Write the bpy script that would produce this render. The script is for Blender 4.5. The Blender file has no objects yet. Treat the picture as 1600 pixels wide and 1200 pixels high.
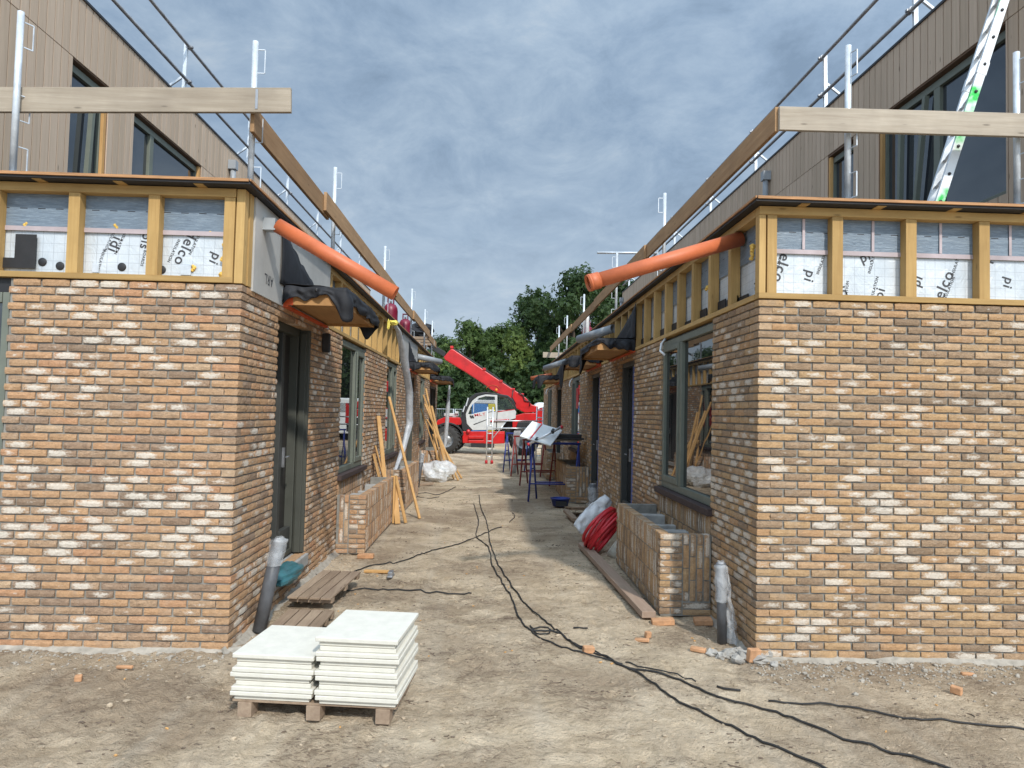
import bpy, math, random
from mathutils import Vector, Matrix, Euler, noise
R = math.radians
rnd = random.Random(7)
scene = bpy.context.scene
col = scene.collection
V = Vector

# ------------------------------------------------------------------ mesh builder
class MB:
    def __init__(s):
        s.v = []; s.f = []; s.mi = []; s.tn = []; s.sm = []; s.uv = {}
        s.m = 0; s.t = (0.5, 0.5, 0.5); s.smooth = False
    def face(s, idx):
        s.f.append(tuple(idx)); s.mi.append(s.m); s.tn.append(s.t); s.sm.append(s.smooth)
    def add(s, vs, fs):
        b = len(s.v)
        s.v.extend([tuple(p) for p in vs])
        for f in fs: s.face([b + i for i in f])
    def box(s, c, d, rot=None):
        hx, hy, hz = d[0]/2, d[1]/2, d[2]/2
        M = rot if isinstance(rot, Matrix) else (Euler(rot).to_matrix() if rot else None)
        vs = []
        for z in (-hz, hz):
            for x, y in ((-hx, -hy), (hx, -hy), (hx, hy), (-hx, hy)):
                p = V((x, y, z))
                if M: p = M @ p
                vs.append(p + V(c))
        s.add(vs, [(3,2,1,0), (4,5,6,7), (0,1,5,4), (1,2,6,5), (2,3,7,6), (3,0,4,7)])
    def bb(s, x0, x1, y0, y1, z0, z1):
        s.box(((x0+x1)/2, (y0+y1)/2, (z0+z1)/2), (abs(x1-x0), abs(y1-y0), abs(z1-z0)))
    def bar(s, p0, p1, w, h, up=(0,0,1)):
        p0 = V(p0); p1 = V(p1); d = p1-p0; L = d.length; d.normalize()
        u = V(up)
        if abs(d.dot(u)) > .98: u = V((0,1,0))
        a = d.cross(u).normalized(); b = a.cross(d).normalized()
        M = Matrix((a, d, b)).transposed()
        s.box((p0+p1)/2, (w, L, h), M)
    def tube(s, pts, r, seg=10, closed=False, cap=True):
        pts = [V(p) for p in pts]; n = len(pts)
        rr = r if isinstance(r, (list, tuple)) else [r]*n
        b = len(s.v); prev = None
        for i, p in enumerate(pts):
            if closed: t = pts[(i+1) % n] - pts[i-1]
            else: t = pts[min(i+1, n-1)] - pts[max(i-1, 0)]
            t = t.normalized() if t.length > 1e-9 else V((0,0,1))
            if prev is None:
                u = V((0,0,1)) if abs(t.z) < .9 else V((1,0,0))
                a = t.cross(u).normalized()
            else:
                a = prev - t*prev.dot(t)
                a = a.normalized() if a.length > 1e-6 else t.orthogonal().normalized()
            prev = a; c = t.cross(a)
            for k in range(seg):
                an = 2*math.pi*k/seg
                s.v.append(tuple(p + (a*math.cos(an) + c*math.sin(an))*rr[i]))
        sm = s.smooth; s.smooth = True
        for i in range(n if closed else n-1):
            j = (i+1) % n
            for k in range(seg):
                k2 = (k+1) % seg
                s.face((b+i*seg+k, b+i*seg+k2, b+j*seg+k2, b+j*seg+k))
        s.smooth = False
        if cap and not closed:
            s.face([b+k for k in range(seg)][::-1]); s.face([b+(n-1)*seg+k for k in range(seg)])
        s.smooth = sm
    def hollow(s, p0, p1, r, t=.004, seg=20):
        """open-ended pipe with a real wall thickness"""
        p0 = V(p0); p1 = V(p1); d = (p1-p0).normalized()
        a = d.orthogonal().normalized(); c = d.cross(a); b = len(s.v)
        for p, q in ((p0, r), (p1, r), (p1, r-t), (p0, r-t)):
            for k in range(seg):
                an = 2*math.pi*k/seg
                s.v.append(tuple(p + (a*math.cos(an)+c*math.sin(an))*q))
        for i in range(4):
            s.smooth = i in (0, 2)
            for k in range(seg):
                k2 = (k+1) % seg; j = (i+1) % 4
                s.face((b+i*seg+k, b+i*seg+k2, b+j*seg+k2, b+j*seg+k))
        s.smooth = False
    def lathe(s, prof, c, seg=20, axis='Z'):
        b = len(s.v); n = len(prof)
        for r_, z in prof:
            for k in range(seg):
                an = 2*math.pi*k/seg
                x, y = r_*math.cos(an), r_*math.sin(an)
                p = (x, y, z) if axis == 'Z' else ((x, z, y) if axis == 'Y' else (z, x, y))
                s.v.append((c[0]+p[0], c[1]+p[1], c[2]+p[2]))
        sm = s.smooth; s.smooth = True
        for i in range(n-1):
            for k in range(seg):
                k2 = (k+1) % seg
                s.face((b+i*seg+k, b+i*seg+k2, b+(i+1)*seg+k2, b+(i+1)*seg+k))
        s.smooth = sm
    def prism(s, poly, y0, y1):
        """outline in (x,z), extruded along y"""
        n = len(poly); b = len(s.v)
        for y in (y0, y1):
            for x, z in poly: s.v.append((x, y, z))
        s.face([b+i for i in range(n)]); s.face([b+n+i for i in range(n)][::-1])
        for i in range(n):
            j = (i+1) % n
            s.face((b+i, b+n+i, b+n+j, b+j))
    def grid(s, fn, nu, nv):
        b = len(s.v)
        for j in range(nv+1):
            for i in range(nu+1): s.v.append(tuple(fn(i/nu, j/nv)))
        sm = s.smooth; s.smooth = True
        for j in range(nv):
            for i in range(nu):
                a = b+j*(nu+1)+i
                s.face((a, a+1, a+nu+2, a+nu+1))
        s.smooth = sm
    def lump(s, c, r, sq=(1,1,1), seg=7, rings=5, amp=.25, seed=0):
        b = len(s.v)
        for j in range(rings+1):
            th = math.pi*j/rings
            for k in range(seg):
                ph = 2*math.pi*k/seg
                d = V((math.sin(th)*math.cos(ph), math.sin(th)*math.sin(ph), math.cos(th)))
                q = 1 + amp*noise.noise(d*1.7 + V((seed*3.1, seed*1.7, seed)))*1.6
                s.v.append((c[0]+d.x*r*q*sq[0], c[1]+d.y*r*q*sq[1], c[2]+d.z*r*q*sq[2]))
        for j in range(rings):
            for k in range(seg):
                k2 = (k+1) % seg
                s.face((b+j*seg+k, b+(j+1)*seg+k, b+(j+1)*seg+k2, b+j*seg+k2))
    # one brick: outer face in the plane (u,v) at o, thickness d behind it
    def brick(s, o, u, v, n, w, h, d=.06, nx=5, nz=2, tone=None):
        o = V(o); u = V(u); v = V(v); n = V(n)
        pz = noise.noise(V((o.x*.55+o.y*.5, o.z*1.1, 3.3))) + .5*noise.noise(V((o.x*1.7+o.y, o.z*3.5, 8.1)))
        s.t = tone or (rnd.random(), min(1, max(0, rnd.random()*.92 + .3*pz + (.07 if o.z < 1.5 else -.04))), rnd.random())
        b = len(s.v); base = o + n*rnd.uniform(-.002, .002)
        loop = []
        def idx(i, j): return b + j*(nx+1) + i
        dx0, dx1 = rnd.uniform(0, .003), rnd.uniform(0, .003)
        for j in range(nz+1):
            for i in range(nx+1):
                a = w*i/nx; c = h*j/nz; q = rnd.uniform(-.0022, .0022)
                bi = i in (0, nx); bj = j in (0, nz)
                if bi: a += dx0 if i == 0 else -dx1; q -= .003
                if bj: c += rnd.uniform(-.0016, .0016); q -= .003
                if bi and bj: q -= .002
                s.v.append(tuple(base + u*a + v*c + n*q))
        for i in range(nx+1): loop.append((i, 0))
        for j in range(1, nz+1): loop.append((nx, j))
        for i in range(nx-1, -1, -1): loop.append((i, nz))
        for j in range(nz-1, 0, -1): loop.append((0, j))
        f0 = len(s.f)
        for j in range(nz):
            for i in range(nx):
                s.face((idx(i,j), idx(i+1,j), idx(i+1,j+1), idx(i,j+1)))
                s.uv[len(s.f)-1] = ((i/nx, j/nz), ((i+1)/nx, j/nz), ((i+1)/nx, (j+1)/nz), (i/nx, (j+1)/nz))
        bk = len(s.v)
        for (i, j) in loop:
            p = V(s.v[idx(i, j)]); s.v.append(tuple(p - n*d))
        m = len(loop)
        for k in range(m):
            k2 = (k+1) % m
            p, q = loop[k], loop[k2]
            s.face((idx(*q), idx(*p), bk+k, bk+k2))
            s.uv[len(s.f)-1] = ((.985,.5),)*4
        s.t = (.5, .5, .5)
    def build(s, name, mats, parent=None, bevel=0, loc=None, solid=0, segs=2):
        me = bpy.data.meshes.new(name)
        if parent is not None: off = wloc(parent)
        elif loc is not None: off = V(loc)
        else:
            xs = [p[0] for p in s.v]; ys = [p[1] for p in s.v]; zs = [p[2] for p in s.v]
            off = V(((min(xs)+max(xs))/2, (min(ys)+max(ys))/2, min(zs)))
        me.from_pydata([(p[0]-off.x, p[1]-off.y, p[2]-off.z) for p in s.v], [], s.f)
        ms = mats if isinstance(mats, (list, tuple)) else [mats]
        for m in ms: me.materials.append(m)
        if any(s.mi): me.polygons.foreach_set('material_index', s.mi)
        me.polygons.foreach_set('use_smooth', s.sm)
        if any(t != (.5,.5,.5) for t in s.tn):
            at = me.attributes.new('tone', 'FLOAT_COLOR', 'FACE')
            flat = []
            for t in s.tn: flat += [t[0], t[1], t[2], 1.0]
            at.data.foreach_set('color', flat)
        if s.uv:
            ul = me.uv_layers.new(name='UVMap'); fl = []
            for i, f in enumerate(s.f):
                q = s.uv.get(i) or ((.5,.5),)*len(f)
                for c in q: fl += [c[0], c[1]]
            ul.data.foreach_set('uv', fl)
        me.update()
        o = bpy.data.objects.new(name, me); col.objects.link(o)
        if parent is not None: o.parent = parent
        else: o.location = off
        if solid:
            md = o.modifiers.new('thickness', 'SOLIDIFY'); md.thickness = solid; md.offset = 0
        if bevel:
            md = o.modifiers.new('bevel', 'BEVEL'); md.width = bevel; md.segments = segs
            md.limit_method = 'ANGLE'; md.angle_limit = R(40)
        return o

def wloc(o):
    p = V((0,0,0))
    while o is not None: p = p + o.location; o = o.parent
    return p
def tag(o, label=None, cat=None, group=None, kind=None):
    if label: o['label'] = label
    if cat: o['category'] = cat
    if group: o['group'] = group
    if kind: o['kind'] = kind
    return o
def thing(name, loc, label, cat, group=None):
    o = bpy.data.objects.new(name, None); o.empty_display_size = .2
    col.objects.link(o); o.location = loc
    return tag(o, label, cat, group)
def kids(o): return [c for c in bpy.data.objects if c.parent == o]
def copy_tree(o, parent=None):
    ch = kids(o)
    c = o.copy(); col.objects.link(c)
    if parent is not None: c.parent = parent
    for k in ch: copy_tree(k, c)
    return c
def px2(px, py, Y):
    """reading of the photograph at a known distance, used when measuring far things"""
    k = Y/1109.0
    return ((px-766)*k, 1.86 + (644 + .0235*(px-766) - py)*k)

# ------------------------------------------------------------------ materials
def nt(name):
    m = bpy.data.materials.new(name); m.use_nodes = True
    n = m.node_tree.nodes; l = m.node_tree.links
    b = n.get('Principled BSDF')
    return m, n, l, b
def N(n, typ, **kw):
    x = n.new(typ)
    for k, v in kw.items(): setattr(x, k, v)
    return x
def rgba(c): return (c[0], c[1], c[2], 1)
def math_(n, l, op, a, b=None, clamp=False):
    x = n.new('ShaderNodeMath'); x.operation = op; x.use_clamp = clamp
    for i, q in enumerate((a, b)):
        if q is None: continue
        if isinstance(q, (int, float)): x.inputs[i].default_value = q
        else: l.new(q, x.inputs[i])
    return x.outputs[0]
def mixc(n, l, f, a, b, mode='MIX'):
    x = n.new('ShaderNodeMix'); x.data_type = 'RGBA'; x.blend_type = mode
    for i, q in ((0, f), (6, a), (7, b)):
        if isinstance(q, (int, float)): x.inputs[i].default_value = q
        elif isinstance(q, tuple): x.inputs[i].default_value = rgba(q)
        else: l.new(q, x.inputs[i])
    return x.outputs[2]
def ramp(n, l, f, stops):
    x = n.new('ShaderNodeValToRGB')
    el = x.color_ramp.elements
    while len(el) > 1: el.remove(el[-1])
    for i, (p, c) in enumerate(stops):
        e = el[0] if i == 0 else el.new(p)
        e.position = p; e.color = rgba(c) if isinstance(c, tuple) else (c, c, c, 1)
    l.new(f, x.inputs[0]); return x.outputs[0]
def noise_(n, l, vec, scale, detail=4, rough=.55, dist=0):
    x = n.new('ShaderNodeTexNoise'); x.inputs['Scale'].default_value = scale
    x.inputs['Detail'].default_value = detail; x.inputs['Roughness'].default_value = rough
    x.inputs['Distortion'].default_value = dist
    if vec is not None: l.new(vec, x.inputs['Vector'])
    return x.outputs['Fac']
def coords(n, l, scale=(1,1,1), kind='Object'):
    t = n.new('ShaderNodeTexCoord'); mp = n.new('ShaderNodeMapping')
    mp.inputs['Scale'].default_value = scale
    l.new(t.outputs[kind], mp.inputs['Vector']); return mp.outputs[0]
def bump_(n, l, b, h, strength=.3, dist=.01):
    x = n.new('ShaderNodeBump'); x.inputs['Strength'].default_value = strength
    x.inputs['Distance'].default_value = dist
    l.new(h, x.inputs['Height']); l.new(x.outputs[0], b.inputs['Normal'])

def simple(name, c, rough=.6, metal=0, var=.15, scale=6, bump=0, bscale=40, sc=(1,1,1), c2=None, spec=.5, coat=0):
    m, n, l, b = nt(name)
    vec = coords(n, l, sc)
    f = noise_(n, l, vec, scale, 6, .6)
    a = tuple(x*(1-var) for x in c); d = c2 or tuple(min(1, x*(1+var)) for x in c)
    l.new(ramp(n, l, f, [(.3, a), (.7, d)]), b.inputs['Base Color'])
    b.inputs['Roughness'].default_value = rough; b.inputs['Metallic'].default_value = metal
    b.inputs['Specular IOR Level'].default_value = spec
    if coat: b.inputs['Coat Weight'].default_value = coat
    rf = noise_(n, l, vec, scale*2.3, 4)
    mr = n.new('ShaderNodeMapRange'); mr.inputs['To Min'].default_value = max(.03, rough-.12); mr.inputs['To Max'].default_value = min(1, rough+.15)
    l.new(rf, mr.inputs['Value']); l.new(mr.outputs[0], b.inputs['Roughness'])
    if bump: bump_(n, l, b, noise_(n, l, vec, bscale, 5, .65), bump, .004)
    return m

def wood(name, c1, c2, axis='X', rough=.7, stain=None, fine=1.0, knots=.65):
    """sawn timber, grain running along the given axis"""
    m, n, l, b = nt(name)
    s = {'X': (1.2, 22, 22), 'Y': (22, 1.2, 22), 'Z': (22, 22, 1.2)}[axis]
    vec = coords(n, l, tuple(q*fine for q in s))
    g = noise_(n, l, vec, 1.6, 7, .62, .35)
    base = ramp(n, l, g, [(.25, c1), (.5, tuple((x+y)/2 for x, y in zip(c1, c2))), (.78, c2)])
    big = noise_(n, l, coords(n, l), 2.2, 4, .6)
    base = mixc(n, l, ramp(n, l, big, [(.35, 0.0), (.75, .55)]), base, stain or tuple(x*.72 for x in c1))
    oi = n.new('ShaderNodeObjectInfo')
    base = mixc(n, l, 1.0, base, ramp(n, l, oi.outputs['Random'], [(0, (.78,.76,.73)), (.35, (.95,.93,.9)), (.7, (1,1,1)), (1, (1.12,1.12,1.1))]), 'MULTIPLY')
    if knots:
        ks = {'X': (2.2, 9, 9), 'Y': (9, 2.2, 9), 'Z': (9, 9, 2.2)}[axis]
        vo = n.new('ShaderNodeTexVoronoi'); vo.inputs['Scale'].default_value = 1.25
        l.new(coords(n, l, ks), vo.inputs['Vector'])
        kn = ramp(n, l, vo.outputs['Distance'], [(.05, 1.0), (.11, 0.0)])
        base = mixc(n, l, math_(n, l, 'MULTIPLY', kn, knots), base, tuple(x*.35 for x in c1))
    l.new(base, b.inputs['Base Color'])
    b.inputs['Roughness'].default_value = rough; b.inputs['Specular IOR Level'].default_value = .3
    bump_(n, l, b, g, .35, .003)
    return m

def brick_mat(name, ramp_cols, white=1.0):
    m, n, l, b = nt(name)
    at = N(n, 'ShaderNodeAttribute', attribute_name='tone')
    sep = n.new('ShaderNodeSeparateColor'); l.new(at.outputs['Color'], sep.inputs[0])
    uv = n.new('ShaderNodeUVMap'); uv.uv_map = 'UVMap'
    sx = n.new('ShaderNodeSeparateXYZ'); l.new(uv.outputs[0], sx.inputs[0])
    vec = coords(n, l)
    base = ramp(n, l, sep.outputs[0], ramp_cols)
    f1 = noise_(n, l, vec, 16, 6, .65)
    base = mixc(n, l, .85, base, ramp(n, l, f1, [(.25, (.72,.7,.68)), (.55, (1,1,1)), (.8, (1.2,1.16,1.08))]), 'MULTIPLY')
    f2 = noise_(n, l, vec, 70, 4, .7)
    base = mixc(n, l, .7, base, ramp(n, l, f2, [(.3, (.74,.72,.7)), (.6, (1.06,1.06,1.05))]), 'MULTIPLY')
    # folds in the face of the darker bricks
    cr = noise_(n, l, coords(n, l, (1,1,2.6)), 15, 5, .6, 1.6)
    rl = math_(n, l, 'ABSOLUTE', math_(n, l, 'SUBTRACT', cr, .5))
    crk = math_(n, l, 'MULTIPLY', ramp(n, l, rl, [(.004, 1.0), (.022, 0.0)]), ramp(n, l, sep.outputs[0], [(.25, .75), (.55, .25)]))
    base = mixc(n, l, crk, base, (.12,.085,.06))
    # slurry-white centre of a hand-moulded brick: an oval in the brick's own face, broken up by noise
    dx = math_(n, l, 'MULTIPLY', math_(n, l, 'ABSOLUTE', math_(n, l, 'SUBTRACT', sx.outputs[0], math_(n, l, 'ADD', .3, math_(n, l, 'MULTIPLY', sep.outputs[2], .4)))), 1.75)
    dy = math_(n, l, 'MULTIPLY', math_(n, l, 'ABSOLUTE', math_(n, l, 'SUBTRACT', sx.outputs[1], .45)), 1.3)
    r2 = math_(n, l, 'SQRT', math_(n, l, 'ADD', math_(n, l, 'MULTIPLY', dx, dx), math_(n, l, 'MULTIPLY', dy, dy)))
    f3 = noise_(n, l, coords(n, l, (1,1,1.7)), 34, 7, .74, .6)
    amt = ramp(n, l, sep.outputs[1], [(.44, 0.0), (.64, .6), (.84, .95), (1, 1.1)])
    q = math_(n, l, 'ADD', math_(n, l, 'SUBTRACT', amt, r2), math_(n, l, 'MULTIPLY', math_(n, l, 'SUBTRACT', f3, .5), 2.3))
    wm = ramp(n, l, q, [(.08, 0.0), (.5, .82*white)])
    wc = ramp(n, l, f2, [(.3, (.55,.49,.41)), (.7, (.76,.7,.61))])
    base = mixc(n, l, wm, base, wc)
    # mortar smears and dust
    f4 = noise_(n, l, vec, 5, 5, .7)
    base = mixc(n, l, ramp(n, l, f4, [(.52, 0.0), (.78, .42)]), base, (.36,.32,.27))
    l.new(base, b.inputs['Base Color'])
    b.inputs['Roughness'].default_value = .92; b.inputs['Specular IOR Level'].default_value = .2
    hh = math_(n, l, 'ADD', math_(n, l, 'MULTIPLY', f2, .6), noise_(n, l, coords(n, l, (1,1,2.2)), 30, 6, .7, .8))
    bump_(n, l, b, hh, .85, .007)
    return m

BR = [(0, (0.263, 0.184, 0.121)), (0.12, (0.329, 0.227, 0.147)), (0.32, (0.414, 0.281, 0.176)), (0.5, (0.445, 0.295, 0.164)), (0.7, (0.476, 0.306, 0.164)), (0.86, (0.451, 0.269, 0.143)), (1, (0.5, 0.351, 0.223))]
BL = [(0, (0.281, 0.197, 0.136)), (0.12, (0.356, 0.242, 0.166)), (0.32, (0.441, 0.296, 0.187)), (0.52, (0.477, 0.296, 0.167)), (0.74, (0.499, 0.303, 0.172)), (0.88, (0.482, 0.265, 0.15)), (1, (0.507, 0.361, 0.233))]
M = {}
M['brickR'] = brick_mat('brick_tan', BR, .9)
M['brickL'] = brick_mat('brick_orange', BL, 1.0)
M['mortar'] = simple('mortar', (.24,.23,.205), .95, var=.3, scale=9, bump=.5, bscale=90)
M['concrete'] = simple('concrete', (.34,.33,.31), .9, var=.25, scale=7, bump=.4, bscale=50)
M['pineX'] = wood('yellow_pine_x', (.4,.245,.09), (.6,.405,.165), 'X')
M['pineY'] = wood('yellow_pine_y', (.38,.235,.09), (.56,.38,.16), 'Y')
M['pineZ'] = wood('yellow_pine_z', (.41,.25,.09), (.6,.405,.165), 'Z')
M['plankX'] = wood('weathered_plank_x', (.34,.285,.22), (.55,.485,.4), 'X', .85, (.26,.22,.18))
M['plankY'] = wood('scaffold_plank_y', (.33,.19,.09), (.52,.33,.18), 'Y', .8, (.26,.16,.09))
M['slat'] = wood('pallet_slat', (.24,.17,.12), (.42,.32,.23), 'Y', .85, (.2,.14,.1))
M['ground_plank'] = wood('ground_plank', (.28,.19,.14), (.42,.31,.24), 'Y', .85, (.3,.23,.17))
M['batten'] = wood('batten', (.5,.28,.1), (.7,.43,.19), 'Z', .75, knots=False)
M['plyedge'] = simple('plywood_edge', (.42,.22,.1), .8, var=.3, scale=12, bump=.3, sc=(.4,.4,6))
M['soffit'] = wood('canopy_board', (.42,.22,.085), (.57,.33,.145), 'Y', .75, knots=False)
M['bitumen'] = simple('black_bitumen', (.018,.017,.018), .62, var=.3, scale=5, bump=.3, bscale=30)
M['epdm'] = simple('rubber_membrane', (.016,.017,.021), .68, var=.35, scale=4, spec=.35, bump=.15, bscale=14)
M['galv'] = simple('galvanised_steel', (.6,.64,.68), .4, .3, var=.22, scale=9, bump=.1)
M['steel_dark'] = simple('rail_steel', (.34,.35,.37), .45, .8, var=.25, scale=8)
M['alu'] = simple('aluminium', (.72,.74,.76), .35, .55, var=.12, scale=7)
M['frame'] = simple('window_frame_paint', (.15,.165,.135), .5, var=.1, scale=5, spec=.4)
M['frameL'] = simple('door_frame_paint', (.068,.07,.058), .5, var=.1, scale=5, spec=.4)
M['frameD'] = simple('dark_frame_paint', (.05,.052,.048), .5, var=.12, scale=5)
M['sill'] = simple('stone_sill', (.05,.032,.03), .65, var=.25, scale=10, bump=.15)
M['orange_pvc'] = simple('orange_pipe_plastic', (.54,.14,.052), .5, var=.26, scale=2.6, bump=.05)
M['grey_pvc'] = simple('grey_pipe_plastic', (.3,.32,.34), .42, var=.15, scale=6)
M['dark_pvc'] = simple('dark_pipe_plastic', (.1,.105,.115), .5, var=.3, scale=9, bump=.1)
M['tape'] = simple('orange_sealing_tape', (.6,.085,.02), .5, var=.15)
M['pinktape'] = simple('pink_seam_tape', (.43,.36,.37), .5, var=.2, scale=4)
M['foam'] = simple('insulation_foam', (.72,.46,.1), .8, var=.2, scale=20, bump=.6)
M['yellowfoam'] = simple('yellow_wool', (.75,.62,.12), .85, var=.2, scale=14, bump=.6)
M['fcboard'] = simple('cement_board', (.42,.41,.385), .8, var=.12, scale=2.5, bump=.15)
M['print'] = simple('black_print', (.05,.05,.055), .6, var=.1)
M['xps'] = simple('white_polystyrene', (.64,.615,.54), .85, var=.07, scale=14, bump=.35, bscale=160)
M['red'] = simple('red_machine_paint', (.52,.01,.01), .36, var=.25, scale=2.2, coat=.3)
M['redmatt'] = simple('red_plastic', (.52,.02,.03), .4, var=.2, scale=6)
M['greypaint'] = simple('pale_grey_paint', (.56,.56,.54), .4, var=.1, scale=4)
M['black'] = simple('black_plastic', (.02,.02,.022), .5, var=.3, scale=8)
M['tyre'] = simple('tyre_rubber', (.035,.033,.031), .8, var=.4, scale=9, bump=.2)
M['cable'] = simple('cable_rubber', (.022,.021,.02), .7, var=.4, scale=20)
M['gas'] = simple('gas_bottle_paint', (.17,.008,.03), .4, var=.2, scale=6)
M['bluesteel'] = simple('blue_steel', (.03,.05,.24), .45, .2, var=.25, scale=9)
M['redsteel'] = simple('dark_red_steel', (.23,.035,.03), .55, .2, var=.3, scale=9)
M['bluetape'] = simple('blue_film', (.02,.07,.3), .45, var=.15)
M['blue'] = simple('blue_panel', (.03,.2,.55), .5, var=.08)
M['yellow'] = simple('yellow_panel', (.75,.62,.03), .5, var=.08)
M['white'] = simple('white_panel', (.72,.74,.74), .5, var=.08)
M['rod'] = simple('rod_bracket', (.4,.42,.43), .5, .6, var=.2)
M['teal'] = simple('teal_plastic_bag', (.035,.13,.15), .4, var=.3, scale=5, bump=.3, bscale=12)
M['bark'] = simple('tree_bark', (.075,.055,.04), .95, var=.4, scale=8, bump=.6)
M['rubble'] = simple('mortar_rubble', (.33,.31,.28), .95, var=.3, scale=12, bump=.6)
M['darkroom'] = simple('interior_shade', (.028,.025,.022), .6, var=.4, scale=3)  # near-black colour standing in for the shade inside the left doorways
M['amber'] = simple('amber_lens', (.8,.25,.02), .3, var=.05)
M['rim'] = simple('wheel_rim', (.3,.31,.32), .45, .5, var=.2)
M['terracotta'] = simple('broken_brick', (.5,.27,.14), .95, var=.3, scale=15, bump=.6)

def film(name, c, alpha, rough=.3):
    m, n, l, b = nt(name)
    b.inputs['Base Color'].default_value = rgba(c); b.inputs['Roughness'].default_value = rough
    b.inputs['Specular IOR Level'].default_value = .6
    f = noise_(n, l, coords(n, l), 9, 5, .6, .6)
    l.new(ramp(n, l, f, [(.3, max(0, alpha-.2)), (.7, min(1, alpha+.2))]), b.inputs['Alpha'])
    bump_(n, l, b, noise_(n, l, coords(n, l, (1,1,.4)), 22, 5, .6, 1.0), .5, .01)
    return m
M['film'] = film('plastic_film', (.72,.74,.76), .34)
M['film3'] = film('thick_plastic_film', (.74,.76,.78), .6)
M['film2'] = film('cloudy_sleeve', (.55,.57,.6), .72)
M['sheet'] = film('white_sheet', (.82,.83,.84), .88)

def glass_mat(name, tint=(.012,.014,.016), trans=.0):
    m, n, l, b = nt(name)
    b.inputs['Base Color'].default_value = rgba(tint); b.inputs['Roughness'].default_value = .015
    b.inputs['IOR'].default_value = 1.75; b.inputs['Specular IOR Level'].default_value = .8
    f = noise_(n, l, coords(n, l), 1.1, 2)
    bump_(n, l, b, f, .05, .02)
    if trans: b.inputs['Alpha'].default_value = 1-trans
    return m
M['glass'] = glass_mat('window_glass')
M['glassup'] = glass_mat('upper_glass', (.03,.035,.042))
M['cabglass'] = glass_mat('cab_glass', (.02,.03,.03), .8)

def clad_mat():
    m, n, l, b = nt('timber_cladding')
    at = N(n, 'ShaderNodeAttribute', attribute_name='tone')
    sep = n.new('ShaderNodeSeparateColor'); l.new(at.outputs['Color'], sep.inputs[0])
    base = ramp(n, l, sep.outputs[0], [(0, (.48,.375,.28)), (.5, (.525,.41,.31)), (1, (.56,.44,.335))])
    g = noise_(n, l, coords(n, l, (24,24,1)), 1.5, 6, .6, .3)
    base = mixc(n, l, .6, base, ramp(n, l, g, [(.3, (.8,.78,.76)), (.7, (1.1,1.08,1.06))]), 'MULTIPLY')
    vo = n.new('ShaderNodeTexVoronoi'); vo.inputs['Scale'].default_value = 1.0
    l.new(coords(n, l, (7,7,2.2)), vo.inputs['Vector'])
    base = mixc(n, l, ramp(n, l, vo.outputs['Distance'], [(.04, .6), (.09, 0.0)]), base, (.12,.09,.07))
    l.new(base, b.inputs['Base Color']); b.inputs['Roughness'].default_value = .8
    b.inputs['Specular IOR Level'].default_value = .25
    bump_(n, l, b, g, .3, .003)
    return m
M['clad'] = clad_mat()
M['cladgap'] = simple('cladding_gap', (.16,.1,.065), .9, var=.2)

def foil_mat():
    m, n, l, b = nt('foil_faced_board')
    t = n.new('ShaderNodeTexCoord'); s = n.new('ShaderNodeSeparateXYZ'); l.new(t.outputs['Object'], s.inputs[0])
    u = math_(n, l, 'ADD', s.outputs[0], s.outputs[1])
    gu = math_(n, l, 'FRACT', math_(n, l, 'MULTIPLY', u, 12.0)); gv = math_(n, l, 'FRACT', math_(n, l, 'MULTIPLY', s.outputs[2], 14.5))
    lu = math_(n, l, 'LESS_THAN', gu, .05); lv = math_(n, l, 'LESS_THAN', gv, .05)
    li = math_(n, l, 'MULTIPLY', math_(n, l, 'MAXIMUM', lu, lv), .55)
    f = noise_(n, l, coords(n, l), 3.5, 5)
    base = ramp(n, l, f, [(.3, (.5,.55,.59)), (.7, (.68,.72,.75))])
    l.new(mixc(n, l, li, base, (.28,.3,.33)), b.inputs['Base Color'])
    b.inputs['Roughness'].default_value = .38; b.inputs['Metallic'].default_value = .15
    bump_(n, l, b, noise_(n, l, coords(n, l, (1,1,.6)), 11, 6, .62, 1.2), .7, .012)
    return m
M['foil'] = foil_mat()
def memb_mat():
    m, n, l, b = nt('grey_breather_membrane')
    t = n.new('ShaderNodeTexCoord'); s = n.new('ShaderNodeSeparateXYZ'); l.new(t.outputs['Object'], s.inputs[0])
    u = math_(n, l, 'ADD', s.outputs[0], s.outputs[1])
    g = noise_(n, l, coords(n, l, (4,4,34)), 2.2, 8, .7, 1.2)
    base = ramp(n, l, g, [(.25, (.1,.135,.175)), (.5, (.165,.215,.27)), (.8, (.3,.37,.43))])
    du = math_(n, l, 'LESS_THAN', math_(n, l, 'FRACT', math_(n, l, 'MULTIPLY', u, 7.2)), .42)
    dz = math_(n, l, 'LESS_THAN', math_(n, l, 'ABSOLUTE', math_(n, l, 'SUBTRACT', s.outputs[2], 3.375)), .0035)
    base = mixc(n, l, math_(n, l, 'MULTIPLY', du, dz), base, (.02,.02,.025))
    l.new(base, b.inputs['Base Color']); b.inputs['Roughness'].default_value = .35
    bump_(n, l, b, g, .5, .01)
    return m
M['memb'] = memb_mat()

def stile_mat():
    m, n, l, b = nt('sprayed_aluminium')
    f = noise_(n, l, coords(n, l, (1,1,1)), 3.1, 3, .5)
    f2 = noise_(n, l, coords(n, l), 26, 4)
    k = math_(n, l, 'MULTIPLY', ramp(n, l, f, [(.5, 0.0), (.58, 1.0)]), ramp(n, l, f2, [(.25, .35), (.55, 1.0)]))
    l.new(mixc(n, l, k, (.74,.76,.77), (.03,.5,.08)), b.inputs['Base Color'])
    b.inputs['Roughness'].default_value = .45; b.inputs['Metallic'].default_value = .25
    return m
M['stile'] = stile_mat()

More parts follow.
